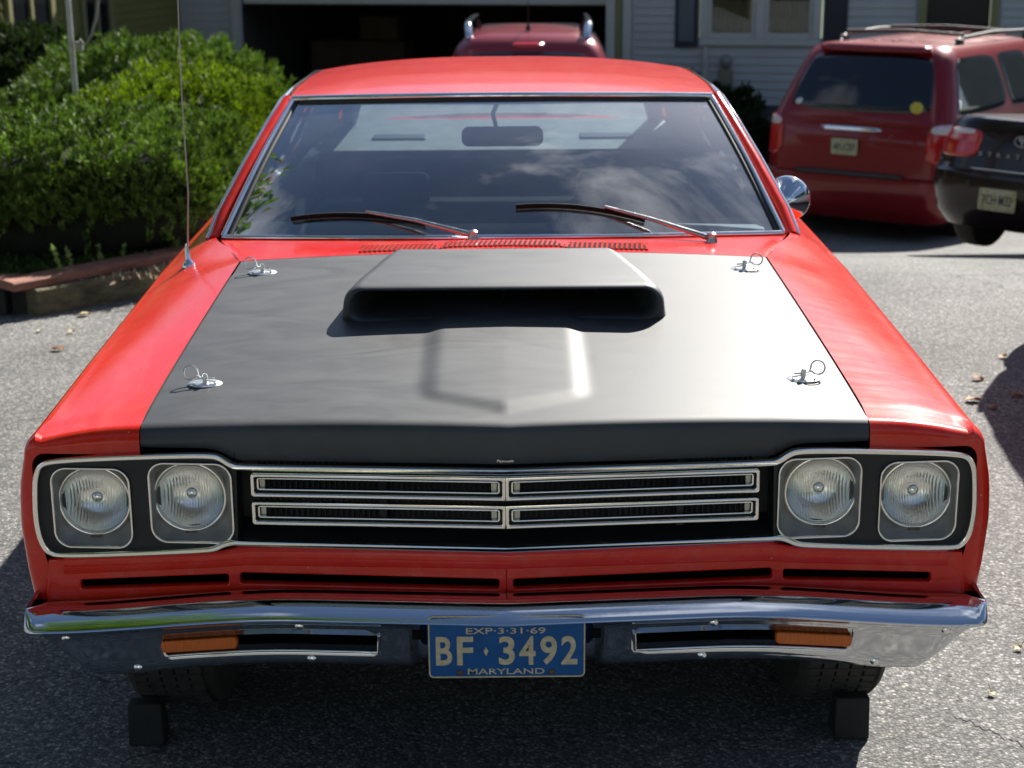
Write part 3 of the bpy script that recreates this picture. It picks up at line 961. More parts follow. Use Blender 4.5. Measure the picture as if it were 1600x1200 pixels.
# ---- cowl panel
def ws_base(u): return Vector((.79 * u, 4.40 + .15 * u * u, .954 - .022 * u * u))
def ws_top(u): return Vector((.637 * u, 4.93 + .12 * u * u, 1.283 - .018 * u * u))
g = G(); rws = []
for k in range(9):
    t = k / 8
    row = []
    for i in range(61):
        u = -1 + i / 30
        a = Vector((u * .679, 4.134, zh(u * .675, 4.13)))
        b = ws_base(u) + Vector((u * .012, .0, -.004)); b.x = u * .802
        p = a.lerp(b, t)
        p.z += .006 * math.sin(PI * t) * (1 - u * u) - .012 * sst(.0, 1, t) * 0
        row.append(p)
    rws.append(row)
g.grid(rws, flip=True)
g.out('cowl_panel', RED, car, 40, CO)
def cowl_z(x, Y):
    u = x / .74
    t = (Y - 4.134) / (ws_base(u).y - 4.134)
    return lerp(zh(x, 4.13), ws_base(u).z - .004, t) + .006 * math.sin(PI * t) * (1 - u * u)
g = G(); g.grid([[(x, Y, cowl_z(x, Y) + .0012) for x in np.linspace(-.375, .372, 30)] for Y in (4.168, 4.22, 4.278)], flip=True)
vent = g.out('cowl_vent', VOID, car, None, CO)
g = G()
for k in range(58):
    x = -.372 + k * .744 / 57
    for (Y0, Y1) in ((4.166, 4.280),):
        dxs = .010
        vs = []
        for (dx_, dz) in ((-.0036, .0012), (-.003, .0045), (.003, .0045), (.0036, .0012)):
            for Y in (Y0, Y1):
                X = x + dx_ + (dxs if Y == Y1 else 0)
                vs.append((X, Y, cowl_z(X, Y) + dz))
        g.add(vs, [(0, 1, 3, 2), (2, 3, 5, 4), (4, 5, 7, 6), (0, 2, 4, 6), (1, 7, 5, 3)])
tag(g.out('vent_slats', RED, vent, 20, CO), kind='stuff')

# ---- windshield
def glass_pt(u, v):
    p = ws_base(u).lerp(ws_top(u), v)
    nrm = Vector((0, -.52, .85))
    return p + nrm * (.030 * math.sin(PI * v) * (1 - .5 * u * u))
g = G(); g.grid([[glass_pt(-.985 + 1.97 * i / 48, .02 + .955 * k / 20) for i in range(49)] for k in range(21)])
wind = g.out('windshield', WINDSHIELD, car, 60, CO)
for a, fn, r in (('top', [glass_pt(-1 + i / 20, .985) + Vector((0, -.002, .006)) for i in range(41)], .0105),
                 ('base', [glass_pt(-1 + i / 20, .0) + Vector((0, -.005, .002)) for i in range(41)], .0085)):
    G().tube(fn, r, 8).out('windshield_trim', CHROME, wind, 60, CO)
for s in (-1, 1):
    G().tube([glass_pt(s * 1.0, k / 14) + Vector((0, -.004, .003)) for k in range(15)], .0095, 8).out('windshield_trim', CHROME, wind, 60, CO)
    G().tube([glass_pt(s * .978, k / 14) + Vector((0, .004, .0)) for k in range(15)], .009, 8).out('windshield_gasket', BLACKP, wind, 60, CO)
    pl = [Vector((s * .818, 4.56, .925)), Vector((s * .8, 4.625, .985)), Vector((s * .740, 4.80, 1.11)), Vector((s * .690, 4.95, 1.205)), Vector((s * .658, 5.06, 1.262))]
    G().tube([p + Vector((s * .000, .012, -.002)) for p in pl], .0185, 10).out('windshield_pillar', RED, car, 60, CO)
    G().tube([p + Vector((s * .021, .014, -.002)) for p in pl] + [Vector((s * .672, 5.3, 1.272)), Vector((s * .665, 5.9, 1.270)), Vector((s * .645, 6.35, 1.235))], .0075, 8).out('drip_rail', CHROME, car, 60, CO)
G().tube([glass_pt(-.96 + 1.92 * i / 30, .965) + Vector((0, .004, -.0)) for i in range(31)], .010, 8).out('windshield_gasket', BLACKP, wind, 60, CO)
# ---- roof
RC = [(4.93, 1.286), (5.1, 1.302), (5.35, 1.314), (5.65, 1.318), (6.0, 1.312), (6.25, 1.293), (6.42, 1.272)]
RE = [(4.93, 1.262), (5.2, 1.272), (5.6, 1.277), (6.0, 1.270), (6.42, 1.236)]
RW = [(4.93, .650), (5.3, .660), (5.8, .652), (6.42, .625)]
g = G(); rws = []
for k in range(31):
    t = k / 30
    row = []
    for i in range(45):
        u = -1 + i / 22
        Y = lerp(4.932 + .118 * u * u, 6.42, t)
        zc_, ze = interp(RC, Y), interp(RE, Y)
        if k == 0: zc_ -= .0
        row.append((u * interp(RW, Y), Y, ze + (zc_ - ze) * (1 - abs(u) ** 2.7)))
    rws.append(row)
rws.insert(0, [(p[0] * .985, p[1] - .004, p[2] - .012) for p in rws[0]])
rws = [[(r[0][0] - .004, r[0][1], r[0][2] - .02)] + r + [(r[-1][0] + .004, r[-1][1], r[-1][2] - .02)] for r in rws]
g.grid(rws, flip=True)
roof = g.out('roof', RED, car, 35, CO)
# headliner
g = G(); g.grid([[(p[0] * .97, p[1] + .01, p[2] - .03) for p in r[1:-1]] for r in rws[1:]]); g.out('headliner', DARKTRIM, roof, None, CO)
for s in (-1, 1):
    g = G(); g.grid([[(s * .812, 4.66, .935), (s * .812, 5.4, .938), (s * .812, 6.15, .938)], [(s * .672, 5.08, 1.255), (s * .672, 5.5, 1.262), (s * .655, 6.02, 1.262)]])
    g.out('side_window', CARGLASS, car, None, CO)
    g = G(); g.grid([[(s * .815, 6.12, .93), (s * .812, 6.6, .93), (s * .75, 7.10, .93)], [(s * .738, 6.07, 1.10), (s * .738, 6.46, 1.10), (s * .68, 6.78, 1.10)], [(s * .655, 6.02, 1.252), (s * .642, 6.25, 1.238), (s * .610, 6.42, 1.218)]], flip=(s > 0))
    solid(g.out('rear_pillar', RED, car, 40, CO), .02)
    g = G(); g.grid([[(s * .790, 6.10, .90), (s * .785, 6.6, .90), (s * .72, 7.05, .90)], [(s * .705, 6.05, 1.10), (s * .705, 6.44, 1.10), (s * .65, 6.74, 1.10)], [(s * .630, 6.02, 1.25), (s * .615, 6.25, 1.235), (s * .585, 6.40, 1.215)]])
    g.out('inner_trim', PAINTIN, car, 40, CO)
    g = G(); g.tube([(s * .812, 4.64, .940), (s * .815, 5.4, .942), (s * .815, 6.15, .942)], .007, 8); g.out('belt_moulding', CHROME, car, 60, CO)
g = G(); g.grid([[(-.60 + 1.2 * i / 10, 6.43 - .03 * (1 - (i / 5 - 1) ** 2), 1.245 + .03 * (1 - (i / 5 - 1) ** 2)) for i in range(11)], [(-.66 + 1.32 * i / 10, 7.05 + .05 * (1 - (i / 5 - 1) ** 2), .945) for i in range(11)]])
g.out('rear_window', REARGLASS, car, None, CO)
for s in (-1, 1): G().tube([(s * .565, 6.38, 1.195), (s * .595, 6.62, 1.10), (s * .655, 6.99, .965)], .036, 8).out('window_surround', PAINTIN, car, 60, CO)
g = G(); g.tube([(-.67, 7.06, .945), (-.3, 7.11, .95), (.3, 7.11, .95), (.67, 7.06, .945)], .011, 8); g.out('rear_window_trim', CHROME, car, 60, CO)
g = G(); g.grid([[(-.745 + 1.49 * i / 20, Y, z + .012 * (1 - (i / 10 - 1) ** 2)) for i in range(21)] for Y, z in ((7.06, .905), (7.12, .912), (7.5, .885), (8.0, .842), (8.07, .83), (8.09, .79), (8.07, .55), (8.05, .42))], flip=True)
g.out('trunk_lid', RED, car, 35, CO)
g = G(); g.tube([(-.95, 8.0, .50), (-.9, 8.1, .50), (0, 8.14, .50), (.9, 8.1, .50), (.95, 8.0, .50)], .06, 10); g.out('rear_bumper', BUMPER_CHROME, car, 60, CO)
for s in (-1, 1):
    g = G(); g.box(s * .62 - .2, s * .62 + .2, 8.07, 8.10, .66, .74); g.out('tail_light', TAILRED, car, None, CO)

# ---- interior
g = G(); g.box(-.76, .76, 4.2, 7.2, .30, .36)
g.box(-.80, -.76, 4.4, 7.1, .3, .915).box(.76, .80, 4.4, 7.1, .3, .915)
g.box(-.74, .74, 4.38, 4.42, .3, .90)
g.out('cabin_floor', DARKTRIM, car, None, CO)
g = G(); rws = [[(-.75 + 1.5 * i / 16, Y + .08 * (i / 8 - 1) ** 2, z) for i in range(17)] for Y, z in ((4.41, .925), (4.60, .935), (4.75, .93), (4.82, .905), (4.83, .84), (4.80, .66))]
g.grid(rws, flip=True); g.out('dashboard', DASH, car, 40, CO)
dv = at(884, 351, 4.60)
g = G()
for k in range(9): g.box(dv.x - .052 + k * .012, dv.x - .046 + k * .012, 4.57, 4.63, .944, .952)
g.box(dv.x - .058, dv.x + .058, 4.560, 4.568, .944, .953).box(dv.x - .058, dv.x + .058, 4.632, 4.640, .944, .953)
g.out('defroster_vent', SHELF, car, None, CO)
def cushion(name, x0, x1, y0, y1, z0, z1, lean, mat, par, r=.04):
    o = G().box(x0, x1, y0, y1, z0, z1).out(name, mat, par, 60, None)
    me = o.data
    for v in me.vertices:
        v.co.y += lean * (v.co.z - z0) / (z1 - z0)
        v.co -= CO
    b = bevel(o, r, 4)
    return o
fs = cushion('front_seat', -.66, .66, 5.55, 5.72, .42, .835, .12, NAVY, car)
cushion('seat_cushion', -.66, .66, 5.10, 5.60, .36, .50, 0, NAVY, fs)
for s in (-1, 1): cushion('headrest', s * .38 - .12, s * .38 + .12, 5.70, 5.78, .80, .93, .02, NAVY, fs, .03)
rs = cushion('rear_seat', -.745, .745, 6.30, 6.45, .42, .905, .10, NAVY, car)
cushion('seat_cushion', -.62, .62, 5.95, 6.35, .36, .48, 0, NAVY, rs)
g = G(); g.grid([[(-.74, 6.42, .918), (.74, 6.42, .918)], [(-.68, 7.02, .968), (.68, 7.02, .968)]], flip=True); g.out('parcel_shelf', SHELF, car, None, CO)
for a in (-.42, .42):
    o = G().box(a - .11, a + .11, 6.60, 6.78, .927, .943).out('speaker_grille', DASH, car, None, CO); bevel(o, .008)
# steering wheel (left hand drive: right side of the view)
Ms = Matrix.Translation((.37, 5.00, .86)) @ Matrix.Rotation(R(-62), 4, 'X')
g = G(); g.tube([Ms @ Vector((.19 * math.cos(a), .19 * math.sin(a), 0)) for a in np.linspace(0, 2 * PI, 40, endpoint=False)], .011, 8, closed=True)
g.tube([Ms @ Vector((-.185, 0, 0)), Ms @ Vector((-.05, -.02, -.03)), Ms @ Vector((.05, -.02, -.03)), Ms @ Vector((.185, 0, 0))], .010, 8)
g.tube([Ms @ Vector((0, 0, -.03)), Ms @ Vector((0, 0, -.25))], .03, 10)
g.out('steering_wheel', DASH, car, 60, CO)
# rear view mirror
mp_ = at(785, 213, 5.06)
o = plate('rear_view_mirror', [rrect(-.126, .126, -.030, .030, .022, 6)], lambda x, d, z: (mp_.x + x, mp_.y - d, mp_.z + z), DASHB, car, .008, .005, CO, 50)
g = G(); g.tube([mp_ + Vector((-.015, .015, .01)), at(770, 178, 5.03), at(778, 158, 4.99)], .007, 8); g.out('mirror_stem', DASHB, o, 60, CO)

# ---- wipers
def on_glass(px, py, lift=.012):
    lo, hi = 4.3, 5.2
    def diff(Y):
        p = at(px, py, Y)
        # nearest height of the glass at that plan position
        best = None
        v = .3
        for _ in range(12):
            wd = lerp(.79, .637, v); u = max(-1, min(1, p.x / wd))
            q = glass_pt(u, v)
            yb, yt = glass_pt(u, 0).y, glass_pt(u, 1).y
            v += (Y - q.y) / (yt - yb)
        return p.z - glass_pt(u, v).z - lift
    for _ in range(40):
        m = (lo + hi) / 2
        if diff(m) > 0: lo = m
        else: hi = m
    return at(px, py, lo)
WD = (((740, 383), (734, 366), (648, 344), (572, 331)), ((455, 341), (560, 335), (664, 349))), (((1112, 388), (1106, 371), (1020, 343), (945, 323)), ((806, 322), (905, 323), (1008, 343)))
for arm, bl in WD:
    base = at(arm[0][0], arm[0][1] - 2, 4.345)
    base.z = cowl_z(base.x, 4.345) + .0
    a1 = at(arm[1][0], arm[1][1], 4.36)
    pts = [base, base.lerp(a1, .6), a1, on_glass(*arm[2], .035), on_glass(*arm[3], .022)]
    g = G(); g.tube(pts[2:], [.0085, .006, .0045], 8)
    wp = g.out('wiper', WIPERMETAL, car, 60, CO)
    g = G(); g.lathe([(.016, 0), (.014, .010), (.011, .018), (.012, .024), (.006, .028), (0, .029)], 14, Matrix.Translation(base))
    g.tube([base + Vector((0, 0, .020)), a1], .010, 8)
    g.out('wiper_pivot', WIPERMETAL, wp, 60, CO)
    ps = []
    for k in range(13):
        t = k / 12
        p0, p1, p2 = bl
        X = lerp(p0[0], p2[0], t)
        Yp = (1 - t) ** 2 * p0[1] + 2 * t * (1 - t) * (2 * p1[1] - (p0[1] + p2[1]) / 2) + t * t * p2[1]
        ps.append(on_glass(X, Yp, .013))
    g = G(); g.tube(ps, .0055, 6)
    g.out('wiper_blade', BLADE, wp, 60, CO)
    g = G(); g.tube([p - Vector((0, .0, .006)) for p in ps], .0035, 6)
    g.out('blade_rubber', BLADE, wp, 60, CO)
# ---- antenna on the passenger fender
ab = P(-491, 414, 4.31)
fz = .0
sec = section(4.31)
az = interp([(x, z) for x, z in sec[:9]], abs(ab.x))
ab = Vector((ab.x, 4.31, az))
tip = at(276, -60, 4.42)
g = G(); g.lathe([(.019, -.003), (.018, .004), (.011, .012), (.007, .018), (.0065, .042), (.004, .048), (.003, .06)], 18, Matrix.Translation(ab) @ Matrix.Rotation(R(-4), 4, 'Y'))
an = g.out('radio_antenna', CHROME, car, 60, CO)
mid = at(284, 150, 4.37)
g = G(); g.tube([ab + Vector((0, 0, .05)), at(294, 300, 4.33), mid, at(280, 60, 4.40), tip], [.0026, .0023, .002, .0018, .0016], 6); g.out('antenna_mast', MAST, an, 60, CO)
# ---- door mirror
mc = at(1229, 311, 4.78)
Mm = Matrix.Translation(mc) @ Matrix.Rotation(R(-24), 4, 'Z') @ Matrix.Rotation(R(6), 4, 'X') @ Matrix.Rotation(R(90), 4, 'X')
g = G(); g.lathe([(.059, -.028), (.065, -.025), (.068, -.012), (.0665, -.002), (.059, .008), (.043, .032), (.024, .054), (.008, .067), (0.0005, .069)], 40, Mm)
mi = g.out('door_mirror', CHROME, car, 35, CO)
g = G(); g.lathe([(.0005, -.023), (.050, -.023)], 40, Mm); g.out('mirror_glass', CHROME, mi, None, CO)
foot = at(1224, 356, 4.80)
g = G(); g.tube([mc + Vector((-.005, -.03, -.03)), mc.lerp(foot, .6) + Vector((0, -.01, 0)), foot, foot + Vector((-.004, .02, -.03))], [.009, .010, .015, .022], 12); g.out('mirror_stalk', CHROME, mi, 60, CO)

# ---- wheels
def wheel(name, parent, x, y, z, r, w, off, s, tread=True, rimmat=None, small=False):
    """one wheel: tyre with circumferential grooves, rim as its child"""
    Mx = Matrix.Translation((x, y, z)) @ Matrix.Rotation(R(90), 4, 'Y')
    n = 64
    h = w / 2
    prof_ = [(r * .62, -h * .8), (r * .70, -h * .98), (r * .86, -h), (r * .95, -h * .92), (r * .985, -h * .80)]
    k = 5
    for i in range(k):
        a = -h * .74 + i * (1.48 * h / k); b = a + 1.48 * h / k * .82
        zz = lambda q: r * (1 - .012 * (q / h) ** 2)
        prof_ += [(zz(a), a), (zz(b), b), (zz(b) - .008, b + .001), (zz(b) - .008, a + 1.48 * h / k - .001)]
    prof_ += [(r * .985, h * .80), (r * .95, h * .92), (r * .86, h), (r * .70, h * .98), (r * .62, h * .8)]
    g = G(); g.lathe(prof_, n, Mx)
    t = g.out(name, RUBBER, parent, 25, off)
    # bevelled blocks of tread
    g = G()
    for i in range(70 if not small else 0):
        a = 2 * PI * i / 70
        for q in (-.62, -.25, .12, .49):
            m_ = Mx @ Matrix.Rotation(a, 4, 'Z')
            g.box(r * .985, r * 1.003, -.0045, .0045, q * h - .012, q * h + .020, m_)
    if not small: tag(g.out('tread_blocks', RUBBER, t, None, off), kind='stuff')
    g = G(); g.lathe([(.001, s * h * .25), (r * .18, s * h * .3), (r * .22, s * h * .15), (r * .5, s * h * .05), (r * .56, s * h * .55), (r * .63, s * h * .78), (r * .65, s * h * .85)], 32, Mx)
    g.out('rim', rimmat or STEELRIM, t, 50, off)
    return t
for s in (-1, 1):
    wheel('wheel', car, s * .755, 3.62, .331, .331, .212, CO, s)
    wheel('wheel', car, s * .755, 6.57, .331, .331, .212, CO, s)
for yy in (3.62, 6.57): G().tube([(-.68, yy, .33), (.68, yy, .33)], .035, 8).out('axle', VOID, car, None, CO)
# ---- wheel chocks
for s, lab in ((-1, 'black block wedged in front of the tyre under the left side of the bumper'), (1, 'black block wedged in front of the tyre under the right side of the bumper')):
    c = P(556 * s + (13 * s if s < 0 else -13), 1120, 3.31)
    x = c.x
    g = G()
    g.add([(x - .040, 3.325, .002), (x + .040, 3.325, .002), (x + .040, 3.405, .002), (x - .040, 3.405, .002), (x - .038, 3.330, .103), (x + .038, 3.330, .103), (x + .038, 3.368, .103), (x - .038, 3.368, .103)],
          [(3, 2, 1, 0), (4, 5, 6, 7), (0, 1, 5, 4), (1, 2, 6, 5), (2, 3, 7, 6), (3, 0, 4, 7)])
    o = g.out('wheel_chock', CHOCK, None, 30, (x, 3.35, 0)); o.location = (x, 3.35, 0)
    bevel(o, .004)
    tag(o, lab, 'wheel chock', 'blocks in front of the tyres')

# ================================================================== ground
def sheet(xs, ys, dz, inside=None):
    g = G()
    g.grid([[(x, y, terrain(x, y) + dz) for x in xs] for y in ys])
    return g
LAWN = pm('lawn_grass', (.055, .10, .022), .9, col2=(.03, .06, .012), vscale=3.0, bump=.8, bscale=60)
SOIL = pm('garden_soil', (.075, .055, .035), .95, col2=(.03, .022, .014), vscale=14, bump=1.0, bscale=30)
ysd = [-15.0, -10, -5, 0, 3, 5, 7.0] + [round(v, 2) for v in np.arange(7.5, 22.6, .5)] + [23.0, 24, 30]
o = sheet([-400, -120, -40, -14, -8, -4, 0, 4, 8, 14, 40, 120, 400], [-400, -120, -40] + ysd + [60, 120, 400], -.03).out('lawn', LAWN); tag(o, kind='structure')
o = sheet(list(np.linspace(-8, 12, 21)), ysd, .0).out('driveway', ASPH); tag(o, kind='structure')
# pale worn patch and crack in the asphalt, lower right
PATCH = pm('pale_asphalt_patch', (.30, .29, .275), .9, col2=(.17, .165, .16), vscale=22, bump=.5, bscale=120)
def ground_at(px, py):
    lo, hi = 2.0, 30.0
    for _ in range(50):
        m = (lo + hi) / 2
        p = at(px, py, m)
        if p.z > terrain(p.x, p.y): lo = m
        else: hi = m
    return at(px, py, lo)
CRACK = pm('crack_tar', (.03, .03, .03), .9)
g = G()
pts = [ground_at(1490 + 5 * k, 1118 + 2.2 * k + 2.2 * math.sin(k * 2.1) + 2 * math.sin(k * .9)) + Vector((0, 0, .0)) for k in range(26)]
g.tube(pts, [.0008 + .0010 * abs(math.sin(k * 1.3)) for k in range(26)], 4); tag(g.out('driveway_crack', CRACK), kind='structure')

# ================================================================== raised bed with timber edging
T0 = Vector((-2.19, 7.5)); TD = Vector((.664, .748)).normalized(); TN = Vector((-TD.y, TD.x))
A_ = T0 - TD * .12
bed_pts = [(-9.5, 7.62), (A_.x - .1, 7.62 + .02)] + [tuple(T0 + TD * t + TN * .07) for t in (0.2, .8, 1.3, 1.62)] + [(-1.30, 10.0), (-1.5, 12.0), (-1.9, 14.2), (-4.0, 16.0), (-9.5, 16.0)]
g = G()
n = len(bed_pts)
g.add([(x, y, .115 if y < 11 else .115 - .5 * sst(11, 16, y)) for x, y in bed_pts], [tuple(range(n))])
g.add([(x, y, .115 if y < 11 else .115 - .5 * sst(11, 16, y)) for x, y in bed_pts] + [(x, y, -1.4) for x, y in bed_pts], [(i, i + n, (i + 1) % n + n, (i + 1) % n) for i in range(n)])
tag(g.out('garden_bed', SOIL), kind='structure')
TIMBER = pm('weathered_tie', (.22, .19, .10), .9, col2=(.07, .062, .038), vscale=5, stretch=(1.5, 1.5, 5), bump=.8, bscale=24)
DARKTIE = pm('dark_tie', (.035, .033, .03), .9, col2=(.015, .014, .013), vscale=6, bump=.7, bscale=24)  # near-black tone for the left ties and the stake
REDCAP = pm('reddish_cap_board', (.34, .15, .10), .85, col2=(.17, .075, .052), vscale=7, stretch=(1.5, 1.5, 6), bump=.6, bscale=30)
wall = thing('timber_edging', 'low railroad tie edging with reddish cap boards around the hedge bed', 'retaining wall', (T0.x, T0.y, 0))
def beam(name, p0, p1, w, z0, z1, m, jag=.006):
    p0, p1 = Vector(p0), Vector(p1)
    L = (p1 - p0).length
    d = (p1 - p0) / L; nn = Vector((-d.y, d.x))
    g = G(); rws = []
    K = max(3, int(L / .08))
    for k in range(K + 1):
        t = k / K
        c = p0.lerp(p1, t)
        row = []
        for (a, z) in ((0, z0), (0, (z0 + z1) / 2), (0, z1 - .008), (.008, z1), (w / 2, z1 + .002), (w - .008, z1), (w, z1 - .008), (w, z0)):
            j = jag * noise.noise((c.x * 9 + a * 5, c.y * 9, z * 30))
            row.append((c.x + nn.x * (a + j), c.y + nn.y * (a + j), z + jag * .8 * noise.noise((c.x * 7, c.y * 7 + 5, a * 30)) * (z > z0)))
        rws.append(row)
    g.grid(rws, True)
    g.f.append(tuple(range(8))); b = K * 8; g.f.append(tuple(b + q for q in range(8))[::-1])
    return g.out(name, m, wall, 40, Vector((T0.x, T0.y, 0)))
beam('tie', T0, T0 + TD * 1.62, .15, -.35, .125, TIMBER)
beam('tie', T0 + TD * 1.63, T0 + TD * 3.4, .15, -.9, .120, TIMBER)
tl = T0 + Vector((-.16, .015))
beam('tie', tl + Vector((-2.4, .05)), tl, .15, -.02, .122, DARKTIE)
G().box(T0.x - .145, T0.x - .035, 7.565, 7.66, -.02, .108).out('corner_stake', DARKTIE, wall, None, Vector((T0.x, T0.y, 0)))
cap = [(T0 + TD * -.10 + TN * .035, T0 + TD * .86 + TN * .035), (T0 + TD * .868 + TN * .03, T0 + TD * 1.9 + TN * .03), (T0 + TD * 1.908 + TN * .03, T0 + TD * 3.4 + TN * .03)]
for a, b in cap: beam('cap_board', a, b, .14, .130, .172, REDCAP, .004)
beam('cap_board', tl + Vector((-2.4, .075)), tl + Vector((.03, .028)), .14, .128, .170, REDCAP, .004)
beam('cap_board', tl + Vector((-4.6, .11)), tl + Vector((-2.41, .076)), .14, .128, .170, REDCAP, .004)
beam('tie', tl + Vector((-4.6, .09)), tl + Vector((-2.41, .05)), .15, -.02, .122, DARKTIE)

# ================================================================== foliage
def leaves(name, pos, nrm, up, L, Wd, mat, parent=None, off=(0, 0, 0), kind=None):
    """many small leaf blades (folded diamonds) as one mesh; arrays of position, normal and growth direction"""
    n = len(pos)
    up = up / np.linalg.norm(up, axis=1, keepdims=True)
    sd = np.cross(up, nrm); sd /= np.linalg.norm(sd, axis=1, keepdims=True) + 1e-9
    nn = np.cross(sd, up)
    L = L[:, None]; Wd = Wd[:, None]
    v = np.empty((n, 4, 3))
    v[:, 0] = pos; v[:, 1] = pos + up * L * .5 + sd * Wd * .5 + nn * Wd * .2
    v[:, 2] = pos + up * L; v[:, 3] = pos + up * L * .5 - sd * Wd * .5 + nn * Wd * .2
    v = v.reshape(-1, 3) - np.array(off)
    me = bpy.data.meshes.new(name)
    me.vertices.add(n * 4); me.vertices.foreach_set('co', v.astype(np.float32).ravel())
    idx = np.arange(n)[:, None] * 4
    tri = np.concatenate([idx, idx + 1, idx + 2, idx, idx + 2, idx + 3], axis=1).astype(np.int32).ravel()
    me.loops.add(len(tri)); me.loops.foreach_set('vertex_index', tri)
    me.polygons.add(n * 2)
    me.polygons.foreach_set('loop_start', np.arange(0, n * 6, 3, dtype=np.int32))
    me.polygons.foreach_set('loop_total', np.full(n * 2, 3, dtype=np.int32))
    me.materials.append(mat)
    me.update(calc_edges=True)
    o = link(name, me, parent)
    if kind: o['kind'] = kind
    return o
def fbm(p, f):
    return np.array([noise.fractal(Vector(q) * f, 1.0, 2.0, 3) for q in p])
YEW = leaf_mat('yew_leaves', (.010, .026, .005), (.25, .38, .075), 2.2, .10)
YEW2 = leaf_mat('young_yew_leaves', (.03, .060, .008), (.25, .35, .045), 2.5, .2)
DARKLEAF = leaf_mat('dark_evergreen_leaves', (.010, .020, .006), (.030, .050, .014), 2.0, .2)
CORE = pm('shrub_core_shade', (.012, .016, .007), .95, var=.4, vscale=18)
BARK = pm('bark', (.10, .075, .05), .9, col2=(.05, .035, .025), vscale=10, bump=.8, bscale=25)
def shrub(name, label, cat, lo, hi, n, mat, group=None, L=.040, Wd=.011, pw=3.2, shoots=.25, rough_=.07, seedv=0, spray=40):
    lo, hi = np.array(lo), np.array(hi)
    c = (lo + hi) / 2; h = (hi - lo) / 2
    root = thing(name, label, cat, (c[0], c[1], lo[2]), group=group)
    off = (c[0], c[1], lo[2])
    r = np.random.default_rng(seedv + 5)
    nc = n // spray
    d = r.normal(size=(nc, 3)); d[:, 2] = np.abs(d[:, 2]) * 1.0 - .35 * r.random(nc)
    d /= np.linalg.norm(d, axis=1, keepdims=True)
    k = (np.abs(d) ** pw).sum(1) ** (-1 / pw)
    s = d * k[:, None]
    base = c + s * h
    nv = np.sign(s) * np.abs(s) ** (pw - 1) / h; nv /= np.linalg.norm(nv, axis=1, keepdims=True)
    bump_ = fbm(base + seedv, 2.6) * rough_ * 1.6 + fbm(base + seedv + 9, 8.0) * rough_ * .8
    depth = -r.random(nc) ** 2 * .13
    shoot = (r.random(nc) < shoots) * r.random(nc) * .06
    base = base + nv * (bump_ + depth + shoot)[:, None]
    base[:, 2] = np.maximum(base[:, 2], lo[2] + .03)
    gup = nv * .7 + np.array([0, 0, .75]) + r.normal(size=(nc, 3)) * .28       # direction of each spray
    gup /= np.linalg.norm(gup, axis=1, keepdims=True)
    t = r.random((nc, spray)); ang = r.random((nc, spray)) * 2 * PI
    a1 = np.cross(gup, [0.3, .9, .1]); a1 /= np.linalg.norm(a1, axis=1, keepdims=True); a2 = np.cross(gup, a1)
    rad = a1[:, None] * np.cos(ang)[..., None] + a2[:, None] * np.sin(ang)[..., None]
    pos = base[:, None] + gup[:, None] * (t * .085 - .03)[..., None] + rad * .006
    up = gup[:, None] * 1.05 + rad * .6
    pos = pos.reshape(-1, 3); up = up.reshape(-1, 3)
    nr = r.normal(size=pos.shape) * .5 + np.repeat(nv, spray, 0)
    leaves('foliage', pos, nr, up, L * (.6 + .8 * r.random(len(pos))), Wd * (.7 + .6 * r.random(len(pos))), mat, root, off)
    # solid core added to block light, inner shade put into its dark colour
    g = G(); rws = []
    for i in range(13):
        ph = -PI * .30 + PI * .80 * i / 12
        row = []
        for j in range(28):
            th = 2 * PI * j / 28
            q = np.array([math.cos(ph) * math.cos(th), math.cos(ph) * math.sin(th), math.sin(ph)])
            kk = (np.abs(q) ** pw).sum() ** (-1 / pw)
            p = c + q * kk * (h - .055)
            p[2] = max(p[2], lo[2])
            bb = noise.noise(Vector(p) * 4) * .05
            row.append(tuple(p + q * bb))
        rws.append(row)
    g.grid(rws, True); g.out('shade_core', CORE, root, 60, off)
    for i in range(5):
        g = G()
        a = i * 1.3; x = c[0] + h[0] * .35 * math.cos(a); y = c[1] - h[1] * .3 + h[1] * .3 * math.sin(a)
        g.tube([(x, y, lo[2] - .02), (x + .05 * math.cos(a), y - .03, lo[2] + .12), (x + .12 * math.cos(a), y - .05, lo[2] + .3)], [.016, .012, .008], 6)
        g.out('stem', BARK, root, 60, off)
    return root
shrub('clipped_hedge', 'large clipped green hedge bush nearest the driveway timber edging', 'hedge', (-3.75, 8.12, .05), (-1.54, 9.75, .72), 250000, YEW, L=.030, Wd=.0085, seedv=1, pw=5.5, rough_=.045, shoots=.15)
shrub('yellow_green_bush', 'bright yellow green bush behind the front hedge beside the red car', 'hedge', (-2.62, 9.55, .10), (-1.45, 11.3, .80), 110000, YEW2, L=.030, Wd=.0095, seedv=2, pw=2.6, shoots=.5)
shrub('feathery_bush', 'feathery green bush in front of the grey garage wall left of the opening', 'hedge', (-3.55, 11.4, -.25), (-1.62, 13.2, .84), 100000, YEW, L=.050, Wd=.0085, seedv=3, pw=2.6, shoots=.7, rough_=.10)
shrub('dark_bush', 'dark shaded evergreen bush against the house side wall behind the pole', 'bush', (-5.9, 16.4, -.95), (-4.25, 18.4, .62), 50000, DARKLEAF, L=.08, Wd=.02, seedv=4, pw=2.3, spray=20)

